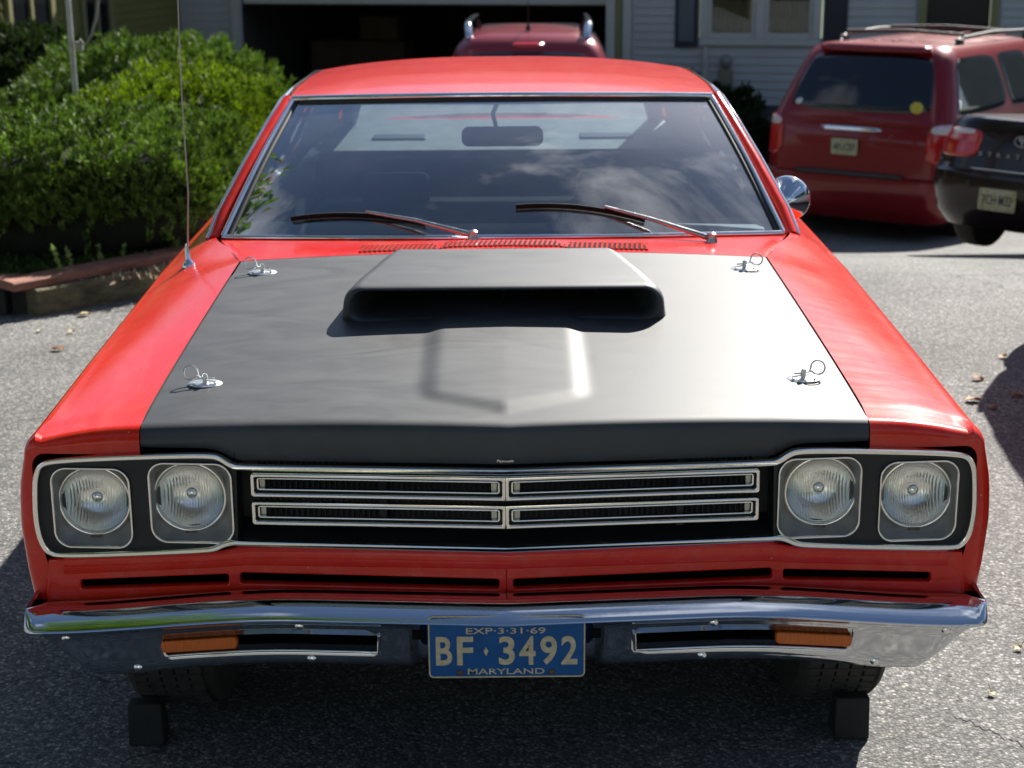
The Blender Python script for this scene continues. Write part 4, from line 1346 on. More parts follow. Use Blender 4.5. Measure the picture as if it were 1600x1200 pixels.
# ground cover and weeds in the bed
def cover(name, pts_fn, n, mat, L, Wd, seedv=0):
    r = np.random.default_rng(seedv)
    pos = np.array([pts_fn(r) for _ in range(n)])
    up = r.normal(size=(n, 3)) * .6 + np.array([0, 0, .9])
    o = leaves(name, pos, r.normal(size=(n, 3)), up, L * (.5 + r.random(n)), Wd * (.6 + .8 * r.random(n)), mat)
    tag(o, kind='stuff')
    return o
def bedpt(r):
    x = -4.6 + 3.1 * r.random()
    y = 7.75 + .55 * r.random()
    if x > -2.2: y = max(y, T0.y + (x - T0.x) * TD.y / TD.x + .28)
    return (x, y, .115 + .0)
cover('ground_cover', bedpt, 7000, leaf_mat('ground_cover_leaves', (.02, .05, .01), (.09, .15, .03), 5, .3), .045, .022, 3)
cover('lit_grass', lambda r: (-3.9 + 1.25 * r.random(), 7.9 + .75 * r.random() ** 1.0, .115), 6000, leaf_mat('sunlit_grass_tint', (.10, .13, .05), (.30, .32, .18), 6, .4), .07, .008, 9)  # sunlight on this patch is put into the light blade colour
MULCH = pm('dry_litter', (.30, .22, .15), .9, var=.5, vscale=40)
cover('leaf_litter', lambda r: (-4.4 + 2.9 * r.random(), 7.72 + .4 * r.random(), .118), 900, MULCH, .035, .016, 5)
WEED = leaf_mat('pale_weed_leaves', (.16, .24, .06), (.42, .50, .20), 9, .4)
wr = np.random.default_rng(44)
for i, (bx, by, tx, ty, lab) in enumerate([(97, 428, 82, 386, 'thin pale weed sprig leftmost above the cap boards'), (113, 428, 105, 388, 'upright pale weed sprig second from the left above the cap boards'),
        (160, 414, 153, 384, 'short upright weed sprig in the middle of the cap boards'), (190, 412, 194, 382, 'bushy little weed with yellowish tips on the cap boards'),
        (215, 408, 240, 394, 'trailing yellowish weed hanging over the end of the timber beside the red fender'), (228, 405, 231, 440, 'drooping weed stem hanging down the face of the timber')]):
    Yw = 7.72 + i * .13
    b = at(bx, by, Yw); t_ = at(tx, ty, Yw - (.06 if i == 5 else 0))
    root = thing('weed', lab, 'weed', tuple(b), group='weeds along the timber edging')
    m = b.lerp(t_, .5) + Vector((.006, 0, .004))
    G().tube([b, m, t_], [.0022, .0018, .001], 5).out('stem', WEED, root, 60, b)
    nL = 60
    tt = wr.random(nL)
    B, Tn = np.array(b), np.array(t_)
    pos = B + (Tn - B) * tt[:, None]
    up = wr.normal(size=(nL, 3)) + (Tn - B) / np.linalg.norm(Tn - B) * .5
    leaves('leaf_tuft', pos, wr.normal(size=(nL, 3)), up, np.full(nL, .022), np.full(nL, .011), WEED, root, tuple(b))

# ---- grey pole with a looped cable
POLE = pm('weathered_white_pole', (.42, .42, .40), .5, .2, var=.25, vscale=8)
pb = at(121, 175, 10.3)
pole = thing('garden_pole', 'thin whitish metal pole standing behind the clipped hedge', 'pole', (pb.x, pb.y, .1))
G().tube([(pb.x, pb.y, .1), (pb.x - .01, pb.y, 2.6)], .0175, 12).out('post', POLE, pole, 60, (pb.x, pb.y, .1))
cz = at(124, 72, 10.3)
o = G().box(cz.x - .022, cz.x + .026, cz.y - .03, cz.y - .0, cz.z - .03, cz.z + .03).out('clamp', GREYBUCKET, pole, None, (pb.x, pb.y, .1)); bevel(o, .006)
G().tube([at(124, 62, 10.26), at(134, 72, 10.26), at(143, 55, 10.27), at(150, 28, 10.28), at(153, 0, 10.3), at(153, -40, 10.3), at(146, -90, 10.3)], .009, 8).out('cable', pm('grey_cable', (.20, .20, .17), .6), pole, 60, (pb.x, pb.y, .1))

# ================================================================== house
TH = -R(12.0)
HO = Vector((-3.68, 23.5, -.98))
SIDING = pm('grey_vinyl_siding', (.42, .43, .44), .55, var=.06, vscale=2.5, bump=.08, bscale=30)
GREENCAST = pm('green_lit_siding', (.17, .165, .045), .6, var=.1, vscale=2.5)  # greenish reflected light put into the siding colour
OLIVETRIM = pm('olive_cream_trim', (.22, .21, .095), .55)
TRIM = pm('white_house_trim', (.50, .50, .48), .5, var=.05, vscale=6)
DOORPANEL = pm('garage_door_panel', (.52, .50, .46), .5, var=.05, vscale=6)
SHUT = pm('dark_navy_shutter', (.012, .018, .032), .5)
SHUTL = pm('shutter_louvre', (.10, .12, .14), .5)
HGLASS = pm('dark_window_glass', (.012, .014, .016), .08, spec=.6)
CURT = pm('pale_curtain', (.16, .16, .15), .8, stretch=(40, 1, .4), var=.5, vscale=2)
STONE = pm('foundation_stone', (.12, .115, .11), .85, col2=(.05, .05, .05), vscale=9, bump=.8, bscale=14)
SHINGLE = pm('roof_shingle', (.08, .075, .07), .9, var=.3, vscale=12)
house = thing('house', 'grey vinyl sided house with open garage bay and side wall coloured for greenish light', 'house', tuple(HO), (0, 0, TH))
def bd(name, x0, x1, y0, y1, z0, z1, m, par=None, bev_=0):
    o = G().box(x0, x1, y0, y1, z0, z1).out(name, m, par or house)
    if bev_: bevel(o, bev_)
    return o
EXPO = .106
_board = {}
def board(x0, x1, z, m, rot=False, yv=0.0):
    """one lap of siding: slanted face with a shadow lip; x along the wall"""
    key = (m.name,)
    if key not in _board:
        g = G()
        g.add([(0, -.020, 0), (1, -.020, 0), (1, -.004, EXPO * 1.02), (0, -.004, EXPO * 1.02), (0, .0, 0), (1, .0, 0), (1, 0, EXPO * 1.02), (0, 0, EXPO * 1.02)],
              [(0, 1, 2, 3), (4, 5, 1, 0), (3, 2, 6, 7), (0, 3, 7, 4), (1, 5, 6, 2)])
        _board[key] = mesh('siding_board', g.v, g.f, m)
    if not rot: o = link('siding_board', _board[key], house, (x0, yv, z), None, (x1 - x0, 1, 1))
    else: o = link('siding_board', _board[key], house, (yv, x0, z), (0, 0, R(90)), (x1 - x0, 1, 1))
    return o
HZ = 4.4           # wall height above the house base
zbase = .33        # siding starts above the stone foundation
nrow = int((HZ - zbase) / EXPO)
gw = 5.2           # garage opening
GH = 2.12
# structural wall behind the siding
for (a, b, z0, z1) in ((-1.02, -.02, 0, HZ + .05), (gw + .02, 6.44, 0, HZ + .05), (6.44, 8.06, 0, 1.20), (6.44, 8.06, 2.6, HZ + .05), (8.06, 9.3, 0, HZ + .05), (9.3, 10.25, 2.15, HZ + .05), (10.25, 16, 0, HZ + .05), (-.02, gw + .02, GH + .25, HZ + .05)):
    bd('wall', a, b, .002, .14, z0, z1, SIDING)
for i in range(nrow):
    z = zbase + i * EXPO
    segs = [(-.88, -.12), (gw + .36, 6.42), (8.08, 9.24), (10.3, 13.0)]
    if z + EXPO < 1.17 or z > 2.65: segs = [(-.88, -.12), (gw + .36, 9.24), (10.3, 13.0)]
    if z > 2.4:
        segs = [(-.88, 13.0)]
    for a, b in segs: board(a, b, z, SIDING)
bd('foundation', gw + .3, 16, -.05, .0, -.35, zbase - .004, STONE)
# garage bay
for a, b in ((-.12, -.0), (gw, gw + .12)): bd('garage_jamb', a, b, -.035, .10, 0, GH + .25, TRIM, bev_=.004)
bd('garage_jamb', gw + .125, gw + .21, -.02, .05, 0, GH + .25, OLIVETRIM, bev_=.004)
bd('corner_board', gw + .23, gw + .34, -.040, .05, 0, HZ, TRIM, bev_=.004)
bd('garage_header', -.12, gw + .12, -.03, .12, GH + .13, GH + .32, TRIM, bev_=.004)
gd = bd('garage_door', .01, gw - .01, .14, .19, 1.62, 2.10, DOORPANEL, bev_=.004)
bd('door_bottom_seal', .01, gw - .01, .145, .185, 1.597, 1.618, BLACKP, gd)
for k in range(4):
    o = bd('door_panel', .12 + k * 1.27, .12 + k * 1.27 + 1.15, .128, .139, 1.70, 2.03, DOORPANEL, gd, .004)
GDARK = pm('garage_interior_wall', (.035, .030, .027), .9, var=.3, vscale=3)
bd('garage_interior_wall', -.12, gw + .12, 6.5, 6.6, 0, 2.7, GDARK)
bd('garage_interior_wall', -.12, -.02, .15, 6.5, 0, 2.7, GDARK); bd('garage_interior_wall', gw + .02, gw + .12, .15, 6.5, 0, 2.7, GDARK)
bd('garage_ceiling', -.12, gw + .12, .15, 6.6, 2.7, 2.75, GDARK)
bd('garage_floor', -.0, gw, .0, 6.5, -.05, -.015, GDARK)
# double window with shutters
WX0, WX1, WZ0, WZ1 = 6.46, 8.04, 1.20, 2.55
win = bd('window', WX0, WX1, -.055, .06, WZ0 - .09, WZ0 - .002, TRIM, bev_=.006)
for a, b, z0, z1 in ((WX0, WX0 + .10, WZ0, WZ1), (WX1 - .10, WX1, WZ0, WZ1), ((WX0 + WX1) / 2 - .06, (WX0 + WX1) / 2 + .06, WZ0, WZ1), (WX0, WX1, WZ1, WZ1 + .1)):
    bd('window_frame', a, b, -.05, .05, z0, z1, TRIM, win, .005)
mw = (WX0 + WX1) / 2
for a, b in ((WX0 + .102, mw - .062), (mw + .062, WX1 - .102)):
    for (p, q, z0, z1) in ((a, a + .05, WZ0 + .002, WZ1), (b - .05, b, WZ0 + .002, WZ1), (a + .052, b - .052, WZ0 + .002, WZ0 + .07)):
        bd('sash', p, q, -.025, .03, z0, z1, TRIM, win, .003)
    bd('pane', a + .05, b - .05, .012, .018, WZ0 + .07, WZ1, CARGLASS, win)
    g = G(); g.grid([[(lerp(a + .05, b - .05, t), .07 + .018 * math.sin(t * 60), z) for t in np.linspace(0, 1, 60)] for z in (WZ0 + .04, WZ1)]); g.out('curtain', CURT, win, 60)
bd('window_recess', WX0, WX1, .16, .18, WZ0, WZ1, VOID, win)
for a in (6.13, 8.08):
    s_ = bd('shutter', a, a + .30, -.045, -.021, WZ0 - .12, WZ1 + .1, SHUT, bev_=.004)
    bd('shutter_panel', a + .05, a + .25, -.050, -.0455, WZ0 - .04, WZ1 - .3, SHUTL if a < 7 else SHUT, s_)
# front door in the shade
dr = bd('front_door', 9.38, 10.17, .06, .11, .1, 2.1, pm('dark_door', (.012, .010, .009), .4), bev_=.004)
bd('door_frame', 9.28, 9.375, -.05, .06, 0, 2.2, OLIVETRIM, dr); bd('door_frame', 10.175, 10.27, -.05, .06, 0, 2.2, OLIVETRIM, dr); bd('door_frame', 9.28, 10.27, -.05, .06, 2.2, 2.3, OLIVETRIM, dr)
g = G(); g.lathe([(.03, 0), (.035, .03), (.0, .05)], 12, Matrix.Translation((10.08, .06, 1.1)) @ Matrix.Rotation(R(90), 4, 'X')); g.out('door_knob', CHROME, dr, 60)
# electric meter and conduit below the window
cd = bd('conduit', 6.52, 6.565, -.07, -.022, .42, 1.09, TRIM, bev_=.008)
g = G(); g.lathe([(.09, 0), (.09, .05), (.075, .10), (.0, .12)], 20, Matrix.Translation((6.82, -.02, .90)) @ Matrix.Rotation(R(90), 4, 'X')); mt = g.out('electric_meter', pm('meter_grey', (.22, .23, .22), .3, .2), house, 40)
bd('meter_box', 6.72, 6.92, -.09, -.022, .52, .80, pm('meter_box', (.20, .20, .15), .5), mt, .01)
# side wall of the wing with greenish light in its colour, running toward the camera
bd('corner_board', -.99, -.885, -.045, .02, -.1, HZ, OLIVETRIM, bev_=.004)
bd('wall', -1.02, -.90, -9, -.05, -.6, HZ, GREENCAST)
for i in range(-4, nrow):
    z = zbase + i * EXPO
    if z + EXPO > .72 and z < 2.3: segs = [(-2.22, -.06), (-3.8, -3.1), (-5.2, -4.95), (-9, -6.3)]
    else: segs = [(-9, -.06)]
    for a, b in segs: board(a, b, z, GREENCAST, True, -.90)
for k, (a, b) in enumerate(((-3.05, -2.27), (-4.9, -3.85), (-6.25, -5.25))):
    wv = bd('window', -.905, -.86, a, b, .70, .78, OLIVETRIM)
    bd('pane', -.895, -.885, a, b, .78, 2.3, HGLASS, wv)
    for p, q in ((a - .04, a + .05), (b - .05, b + .04), ((a + b) / 2 - .03, (a + b) / 2 + .03)): bd('window_frame', -.885, -.855, p, q, .78, 2.35, OLIVETRIM, wv)
for yy in (-3.45, -5.0): bd('downspout', -.86, -.80, yy - .04, yy + .04, -.2, HZ, OLIVETRIM, bev_=.01)
# wing front wall and roofs
bd('wall', -9, -.9, -9.1, -9.0, -.6, HZ, GREENCAST)
g = G()
g.add([(-1.6, -.6, HZ), (16.5, -.6, HZ), (16.5, 4.5, HZ + 3.0), (-1.6, 4.5, HZ + 3.0), (-1.6, 9.6, HZ), (16.5, 9.6, HZ)], [(0, 1, 2, 3), (3, 2, 5, 4), (0, 3, 4), (1, 5, 2)])
rf = g.out('roof', SHINGLE, house)
solid(rf, .12)
g = G(); g.add([(-.4, -9.6, HZ), (-.4, 4.5, HZ), (-4.8, 4.5, HZ + 2.2), (-4.8, -9.6, HZ + 2.2), (-9.4, 4.5, HZ), (-9.4, -9.6, HZ)], [(0, 1, 2, 3), (3, 2, 4, 5), (0, 3, 5)])
solid(g.out('roof', SHINGLE, house), .12)
# things standing dimly in the garage
BOX = pm('cardboard', (.10, .065, .04), .9, var=.2, vscale=5)
def hw_pt(x, y, z): return Matrix.Translation(HO) @ Matrix.Rotation(TH, 4, 'Z') @ Vector((x, y, z))
for k, (x, y, w, d, h, lab) in enumerate(((1.0, 2.6, 1.5, .6, .95, 'long low brown box deep in the dark garage'), (1.3, 2.7, .6, .45, .35, 'smaller brown box stacked on the long box in the garage'))):
    p = hw_pt(x, y, 0 if k == 0 else .96)
    o = G().box(-w / 2, w / 2, -d / 2, d / 2, 0, h).out('storage_box', BOX, None, None); o.location = p; o.rotation_euler = (0, 0, TH); bevel(o, .01)
    tag(o, lab, 'box')
# foundation plants
for k, (px, py, Yp, w, h, lab) in enumerate(((1075, 190, 20.9, .35, .75, 'small dark leafy plant beside the conduit at the house wall'), (1130, 195, 20.9, .42, .62, 'dark plant below the electric meter at the house wall'), (1180, 240, 19.6, .55, .55, 'low dark shrub at the stone foundation left of the red minivan'))):
    p = at(px, py, Yp)
    shrub('foundation_plant', lab, 'plant', (p.x - w, p.y - .3, p.z - .35), (p.x + w, p.y + .3, p.z + h - .35 + .1), 5200, DARKLEAF, 'plants along the house wall', L=.09, Wd=.03, seedv=20 + k, pw=2.0, spray=8, rough_=.15, shoots=.6)

# ================================================================== other vehicles
def loft_fn(rows):
    """rows: (z, half width, y rear, y front, corner radius rear, corner radius front, crown)"""
    def row_at(z):
        if z <= rows[0][0]: return rows[0][1:]
        for a, b in zip(rows, rows[1:]):
            if z <= b[0]:
                t = (z - a[0]) / (b[0] - a[0])
                return tuple(lerp(p, q, t) for p, q in zip(a[1:], b[1:]))
        return rows[-1][1:]
    def pt(s, z):
        w, yr, yf, rr_, rf_ = row_at(z)
        k = int(min(7, math.floor(s))); t = s - k
        # 0 rear face l->r, 1 arc rear right, 2 right side, 3 arc front right, 4 front r->l, 5 arc, 6 left side f->r, 7 arc rear left
        bow = .05
        if k == 0: x = lerp(-(w - rr_), w - rr_, t); return (x, yr + bow * (x / w) ** 2, z)
        by = bow * ((w - rr_) / w) ** 2
        if k == 1:
            a = R(90 * t); return (w - rr_ + rr_ * math.sin(a), yr + by + (rr_) * (1 - math.cos(a)), z)
        if k == 2: return (w, lerp(yr + by + rr_, yf - rf_, t), z)
        if k == 3:
            a = R(90 * t); return (w - rf_ + rf_ * math.cos(a), yf - rf_ + rf_ * math.sin(a), z)
        if k == 4: return (lerp(w - rf_, -(w - rf_), t), yf, z)
        if k == 5:
            a = R(90 * t); return (-(w - rf_) - rf_ * math.sin(a), yf - rf_ + rf_ * math.cos(a), z)
        if k == 6: return (-w, lerp(yf - rf_, yr + by + rr_, t), z)
        a = R(90 * t); return (-(w - rr_) - rr_ * math.cos(a), yr + by + rr_ * (1 - math.sin(a)), z)
    return pt
SV = [0, .12, .25, .37, .5, .63, .75, .88] + [1 + i / 6 for i in range(6)] + [2 + i / 16 for i in range(16)] + [3 + i / 6 for i in range(6)] + [4, 4.25, 4.5, 4.75] + [5 + i / 6 for i in range(6)] + [6 + i / 16 for i in range(16)] + [7 + i / 6 for i in range(6)]
def loft_body(name, rows, mat, parent, top=True, nz=None, arches=(), crown=.0):
    pt = loft_fn(rows)
    zs_ = []
    for a, b in zip(rows, rows[1:]):
        m = max(1, int((b[0] - a[0]) / .06))
        zs_ += [lerp(a[0], b[0], i / m) for i in range(m)]
    zs_.append(rows[-1][0])
    g = G()
    rws = [[pt(s, z) for s in SV] for z in zs_]
    # wheel openings: lift the lowest vertices of the sides over the arches
    for yc, rad in arches:
        for r in rws:
            for i, p in enumerate(r):
                if abs(p[1] - yc) < rad and abs(p[0]) > .6:
                    zt_ = .32 + math.sqrt(rad * rad - (p[1] - yc) ** 2)
                    if p[2] < zt_: r[i] = (p[0], p[1], zt_)
    g.grid(rws, True)
    if top:
        last = rws[-1]; cx, cy = 0, sum(p[1] for p in last) / len(last)
        for f in (.8, .55, .25): rws.append([(p[0] * f, cy + (p[1] - cy) * f, p[2] + crown * (1 - f * f)) for p in last])
        b = len(g.v)
        g.grid(rws[-4:], True)
        g.f.append(tuple(len(g.v) - len(SV) + k for k in range(len(SV))))
    return g.out(name, mat, parent, 40), pt
def patch(name, pt, s0, s1, z0, z1, mat, parent, off=.006, ns=14, nz_=8, rnd=.25, zoff0=None, th=.0):
    """panel that follows the body, raised slightly: glass, lamps, trim; rnd rounds its corners"""
    g = G(); rws = []
    for j in range(nz_ + 1):
        row = []
        for i in range(ns + 1):
            a, b = i / ns, j / nz_
            # squircle the parameter square
            u, v = 2 * a - 1, 2 * b - 1
            ku = 1 - rnd * .5 * v ** 4 ; kv = 1 - rnd * .5 * u ** 4
            a2, b2 = .5 + .5 * u * ku, .5 + .5 * v * kv
            s = lerp(s0, s1, a2); z = lerp(z0, z1, b2)
            s %= 8
            e = 1e-3
            p = Vector(pt(s, z)); ds = Vector(pt((s + e) % 8 if s + e < 8 else e, z)) - p; dz = Vector(pt(s, z + e * .5)) - Vector(pt(s, z - e * .5))
            nrm = ds.cross(dz)
            if nrm.length > 0: nrm.normalize()
            row.append(p + nrm * off)
        rws.append(row)
    g.grid(rws)
    o = g.out(name, mat, parent, 60)
    solid(o, off + .008, -1)
    return o
VGLASS = pm('tinted_car_glass', (.005, .006, .008), .03, spec=.8)
MAROON = pm('metallic_maroon_paint', (.20, .004, .008), .35, .15, coat=.6, coat_rough=.05, spec=.3)
SUVRED = pm('metallic_red_paint', (.24, .010, .018), .30, .2, coat=.8)
BLACKCAR = pm('black_car_paint', (.010, .003, .004), .25, coat=.4, spec=.3)
SILVERCAR = pm('silver_car_paint', (.45, .46, .47), .3, .7, coat=.8)
PLASTIC = pm('grey_bumper_plastic', (.05, .045, .045), .6)
WHITEPLATE = pm('white_license_plate', (.50, .48, .36), .5, col2=(.22, .25, .08), vscale=30)
WHEELALU = pm('wheel_alloy', (.35, .35, .36), .3, .9)
YELLOWST = pm('yellow_sticker', (.55, .45, .05), .5)
WHITEST = pm('white_sticker', (.6, .6, .62), .5)
INK = pm('dark_lettering', (.02, .03, .05), .5)
def frame_to(root): return None
def plate_on(pt, s, z0, z1, w, parent, txt, edge=WHITEPLATE, off=.012):
    pc_ = Vector(pt(s, (z0 + z1) / 2)); e = .01
    tx = (Vector(pt(s + e, (z0 + z1) / 2)) - Vector(pt(s - e, (z0 + z1) / 2))).normalized()
    up_ = Vector((0, 0, 1)); nn = tx.cross(up_).normalized()
    f = lambda x, d, z: tuple(pc_ + tx * x + up_ * z + nn * (off + d))
    h = (z1 - z0) / 2
    o = plate('license_plate', [rrect(-w / 2, w / 2, -h, h, .012, 3)], f, edge, parent, .003, .001)
    lettering('plate_text', txt, -w * .40, w * .40, -h * .45, h * .42, lambda x, d, z: tuple(pc_ + tx * x + up_ * z + nn * (off + .0045 + d)), INK, o, .01)
    return o, f
def van(name, label, paint, loc, rot, group=None, detail=True):
    root = thing(name, label, 'minivan', loc, rot, group)
    rows = [(.24, .90, .10, 5.0, .20, .35), (.34, .955, .02, 5.08, .22, .40), (.52, .975, -.015, 5.10, .24, .45), (.62, .985, .0, 5.09, .24, .45), (.64, .985, .055, 5.08, .24, .45), (.95, .99, .08, 4.95, .24, .45), (1.08, .975, .11, 3.9, .22, .45), (1.40, .87, .30, 3.4, .20, .3), (1.60, .79, .43, 3.1, .18, .25), (1.68, .74, .50, 2.95, .16, .25), (1.72, .66, .60, 2.8, .14, .2)]
    body, pt = loft_body('body', rows, paint, root, arches=((.98, .37), (4.05, .37)), crown=.03)
    if detail:
        patch('rear_window', pt, -.10, 1.10, 1.17, 1.655, VGLASS, root, .006, 20, 10, .30)
        patch('side_window', pt, 1.93, 2.44, 1.16, 1.63, VGLASS, root, .005, 14, 8, .25)
        patch('side_window', pt, 2.47, 2.80, 1.16, 1.63, VGLASS, root, .005, 14, 8, .12)
        patch('side_window', pt, 6.2, 6.53, 1.16, 1.63, VGLASS, root, .005, 14, 8, .12)
        patch('side_window', pt, 6.56, 7.07, 1.16, 1.63, VGLASS, root, .005, 14, 8, .25)
        patch('windshield', pt, 3.9, 5.1, 1.10, 1.60, VGLASS, root, .006, 14, 8, .2)
        for s0, s1 in ((1.02, 1.98), (6.98 + .04, 7.98)):
            tlp = patch('tail_light', pt, s0, s1, .76, 1.10, TAILRED, root, .012, 10, 10, .35)
            patch('reverse_lens', pt, s0 + .08, s1 - .08, 1.02, 1.085, pm('clear_lens', (.6, .55, .55), .15, coat=1) if 'clear_lens' not in bpy.data.materials else bpy.data.materials['clear_lens'], tlp, .016, 8, 3, .3)
        patch('chrome_strip', pt, .28, .70, 1.005, 1.045, CHROME, root, .022, 10, 3, .3)
        plate_on(pt, .46, .80, .94, .28, root, '4FL·C07', off=.02)
        patch('bumper_step', pt, .12, .88, .625, .637, PLASTIC, root, .03, 12, 2, .1)
        patch('rear_spoiler', pt, .0, 1.0, 1.655, 1.69, paint, root, .05, 14, 4, .2)
        st = patch('round_sticker', pt, .87, .96, 1.18, 1.27, YELLOWST, root, .012, 8, 8, .6)
        patch('sticker', pt, .02, .07, 1.20, 1.25, WHITEST, root, .012, 4, 4, .5)
        patch('side_sticker', pt, 1.97, 2.01, 1.20, 1.29, WHITEST, root, .010, 4, 4, .4)
        for sx in (-1, 1):
            g = G(); g.tube([(sx * .60, .95, 1.715), (sx * .62, 1.10, 1.775), (sx * .63, 1.9, 1.800), (sx * .63, 2.9, 1.78), (sx * .62, 3.05, 1.715)], .018, 8)
            rk = g.out('roof_rail', PLASTIC, root, 60)
            for yy in (1.08, 2.95): o = G().box(sx * .62 - .03, sx * .62 + .03, yy - .06, yy + .06, 1.70, 1.775).out('rail_foot', PLASTIC, rk); bevel(o, .01)
        for yy in (1.15, 2.2): o = G().tube([(-.63, yy, 1.805), (0, yy, 1.825), (.63, yy, 1.805)], .016, 8).out('cross_bar', PLASTIC, root, 60)
        for k in range(5):
            xx = -.40 + k * .2
            o = G().box(xx - .012, xx + .012, .9, 2.9, 1.735 - abs(xx) * .03, 1.748 - abs(xx) * .03).out('roof_rib', paint, root); bevel(o, .004)
        G().box(-.5, .5, .50, .56, 1.25, 1.255)
    for sx in (-1, 1):
        for yy in (.98, 4.05): wheel('wheel', root, sx * .83, yy, .33, .33, .20, None, sx, small=True, rimmat=WHEELALU)
    g = G(); g.box(-.70, .70, .2, 4.9, .25, .5); g.out('underbody', VOID, root)
    return root
vr = ground_at(1330, 318)
VY = 14.9
vz = -1.17
vc = at(1322, 250, VY)
van('minivan', 'dark red minivan with roof rails and chrome tailgate strip, parked right of centre', MAROON, (vc.x, VY, vz), (R(-1.0), 0, -R(36))).scale = (.93, 1.0, 1.05)
van('minivan', 'silver minivan standing just outside the right edge, shading the driveway', SILVERCAR, (3.48, 7.60, .0), (0, 0, R(188)), detail=True).scale = (1.08, 1.08, 1.08)
# ---- small red SUV in front of the garage
def suv():
    c = at(826, 95, 17.3)
    root = thing('small_suv', 'small red SUV with silver roof rails in front of the open garage', 'suv', (c.x - .02, 17.0, -1.17), (0, 0, -R(2)))
    rows = [(.25, .80, .08, 4.3, .2, .35), (.40, .87, 0, 4.4, .22, .4), (.95, .89, .03, 4.3, .22, .45), (1.10, .87, .06, 3.2, .22, .4), (1.50, .755, .26, 2.7, .20, .25), (1.66, .68, .33, 2.5, .18, .22), (1.74, .60, .42, 2.35, .16, .2), (1.78, .48, .58, 2.2, .14, .2)]
    b, pt = loft_body('body', rows, SUVRED, root, arches=((.9, .38), (3.45, .38)), crown=.035)
    patch('rear_window', pt, -.12, 1.12, 1.17, 1.60, VGLASS, root, .006, 18, 8, .25)
    patch('side_window', pt, 2.05, 2.9, 1.15, 1.55, VGLASS, root, .006); patch('side_window', pt, 6.1, 6.95, 1.15, 1.55, VGLASS, root, .006)
    patch('windshield', pt, 3.9, 5.1, 1.15, 1.6, VGLASS, root, .006)
    for s0, s1 in ((1.0, 1.9), (7.1, 8.0)): patch('tail_light', pt, s0, s1, .75, 1.25, TAILRED, root, .01)
    for sx in (-1, 1):
        g = G(); g.tube([(sx * .565, .50, 1.72), (sx * .575, .58, 1.84), (sx * .585, .75, 1.875), (sx * .58, 1.6, 1.88), (sx * .57, 2.2, 1.86), (sx * .56, 2.35, 1.76)], [.035, .042, .036, .03, .03, .03], 8)
        g.out('roof_rail', CHROME, root, 60)
        for yy in (.9, 3.45): wheel('wheel', root, sx * .76, yy, .34, .34, .2, None, sx, small=True, rimmat=WHEELALU)
    g = G(); g.lathe([(.03, 0), (.018, .05), (.006, .07)], 12, Matrix.Translation((.0, .72, 1.80))); g.tube([(0, .72, 1.86), (0, .60, 2.12)], .005, 6); g.out('roof_antenna', BLACKP, root, 60)
    patch('high_brake_light', pt, .35, .65, 1.655, 1.69, TAILRED, root, .012, 6, 2, .1)
    plate_on(pt, .5, .80, .95, .3, root, '2AB·J19')
    g = G(); g.box(-.6, .6, .2, 4.2, .25, .5); g.out('underbody', VOID, root)
suv()
bpy.data.objects['small_suv'].scale = (1.10, 1.05, 1.0)
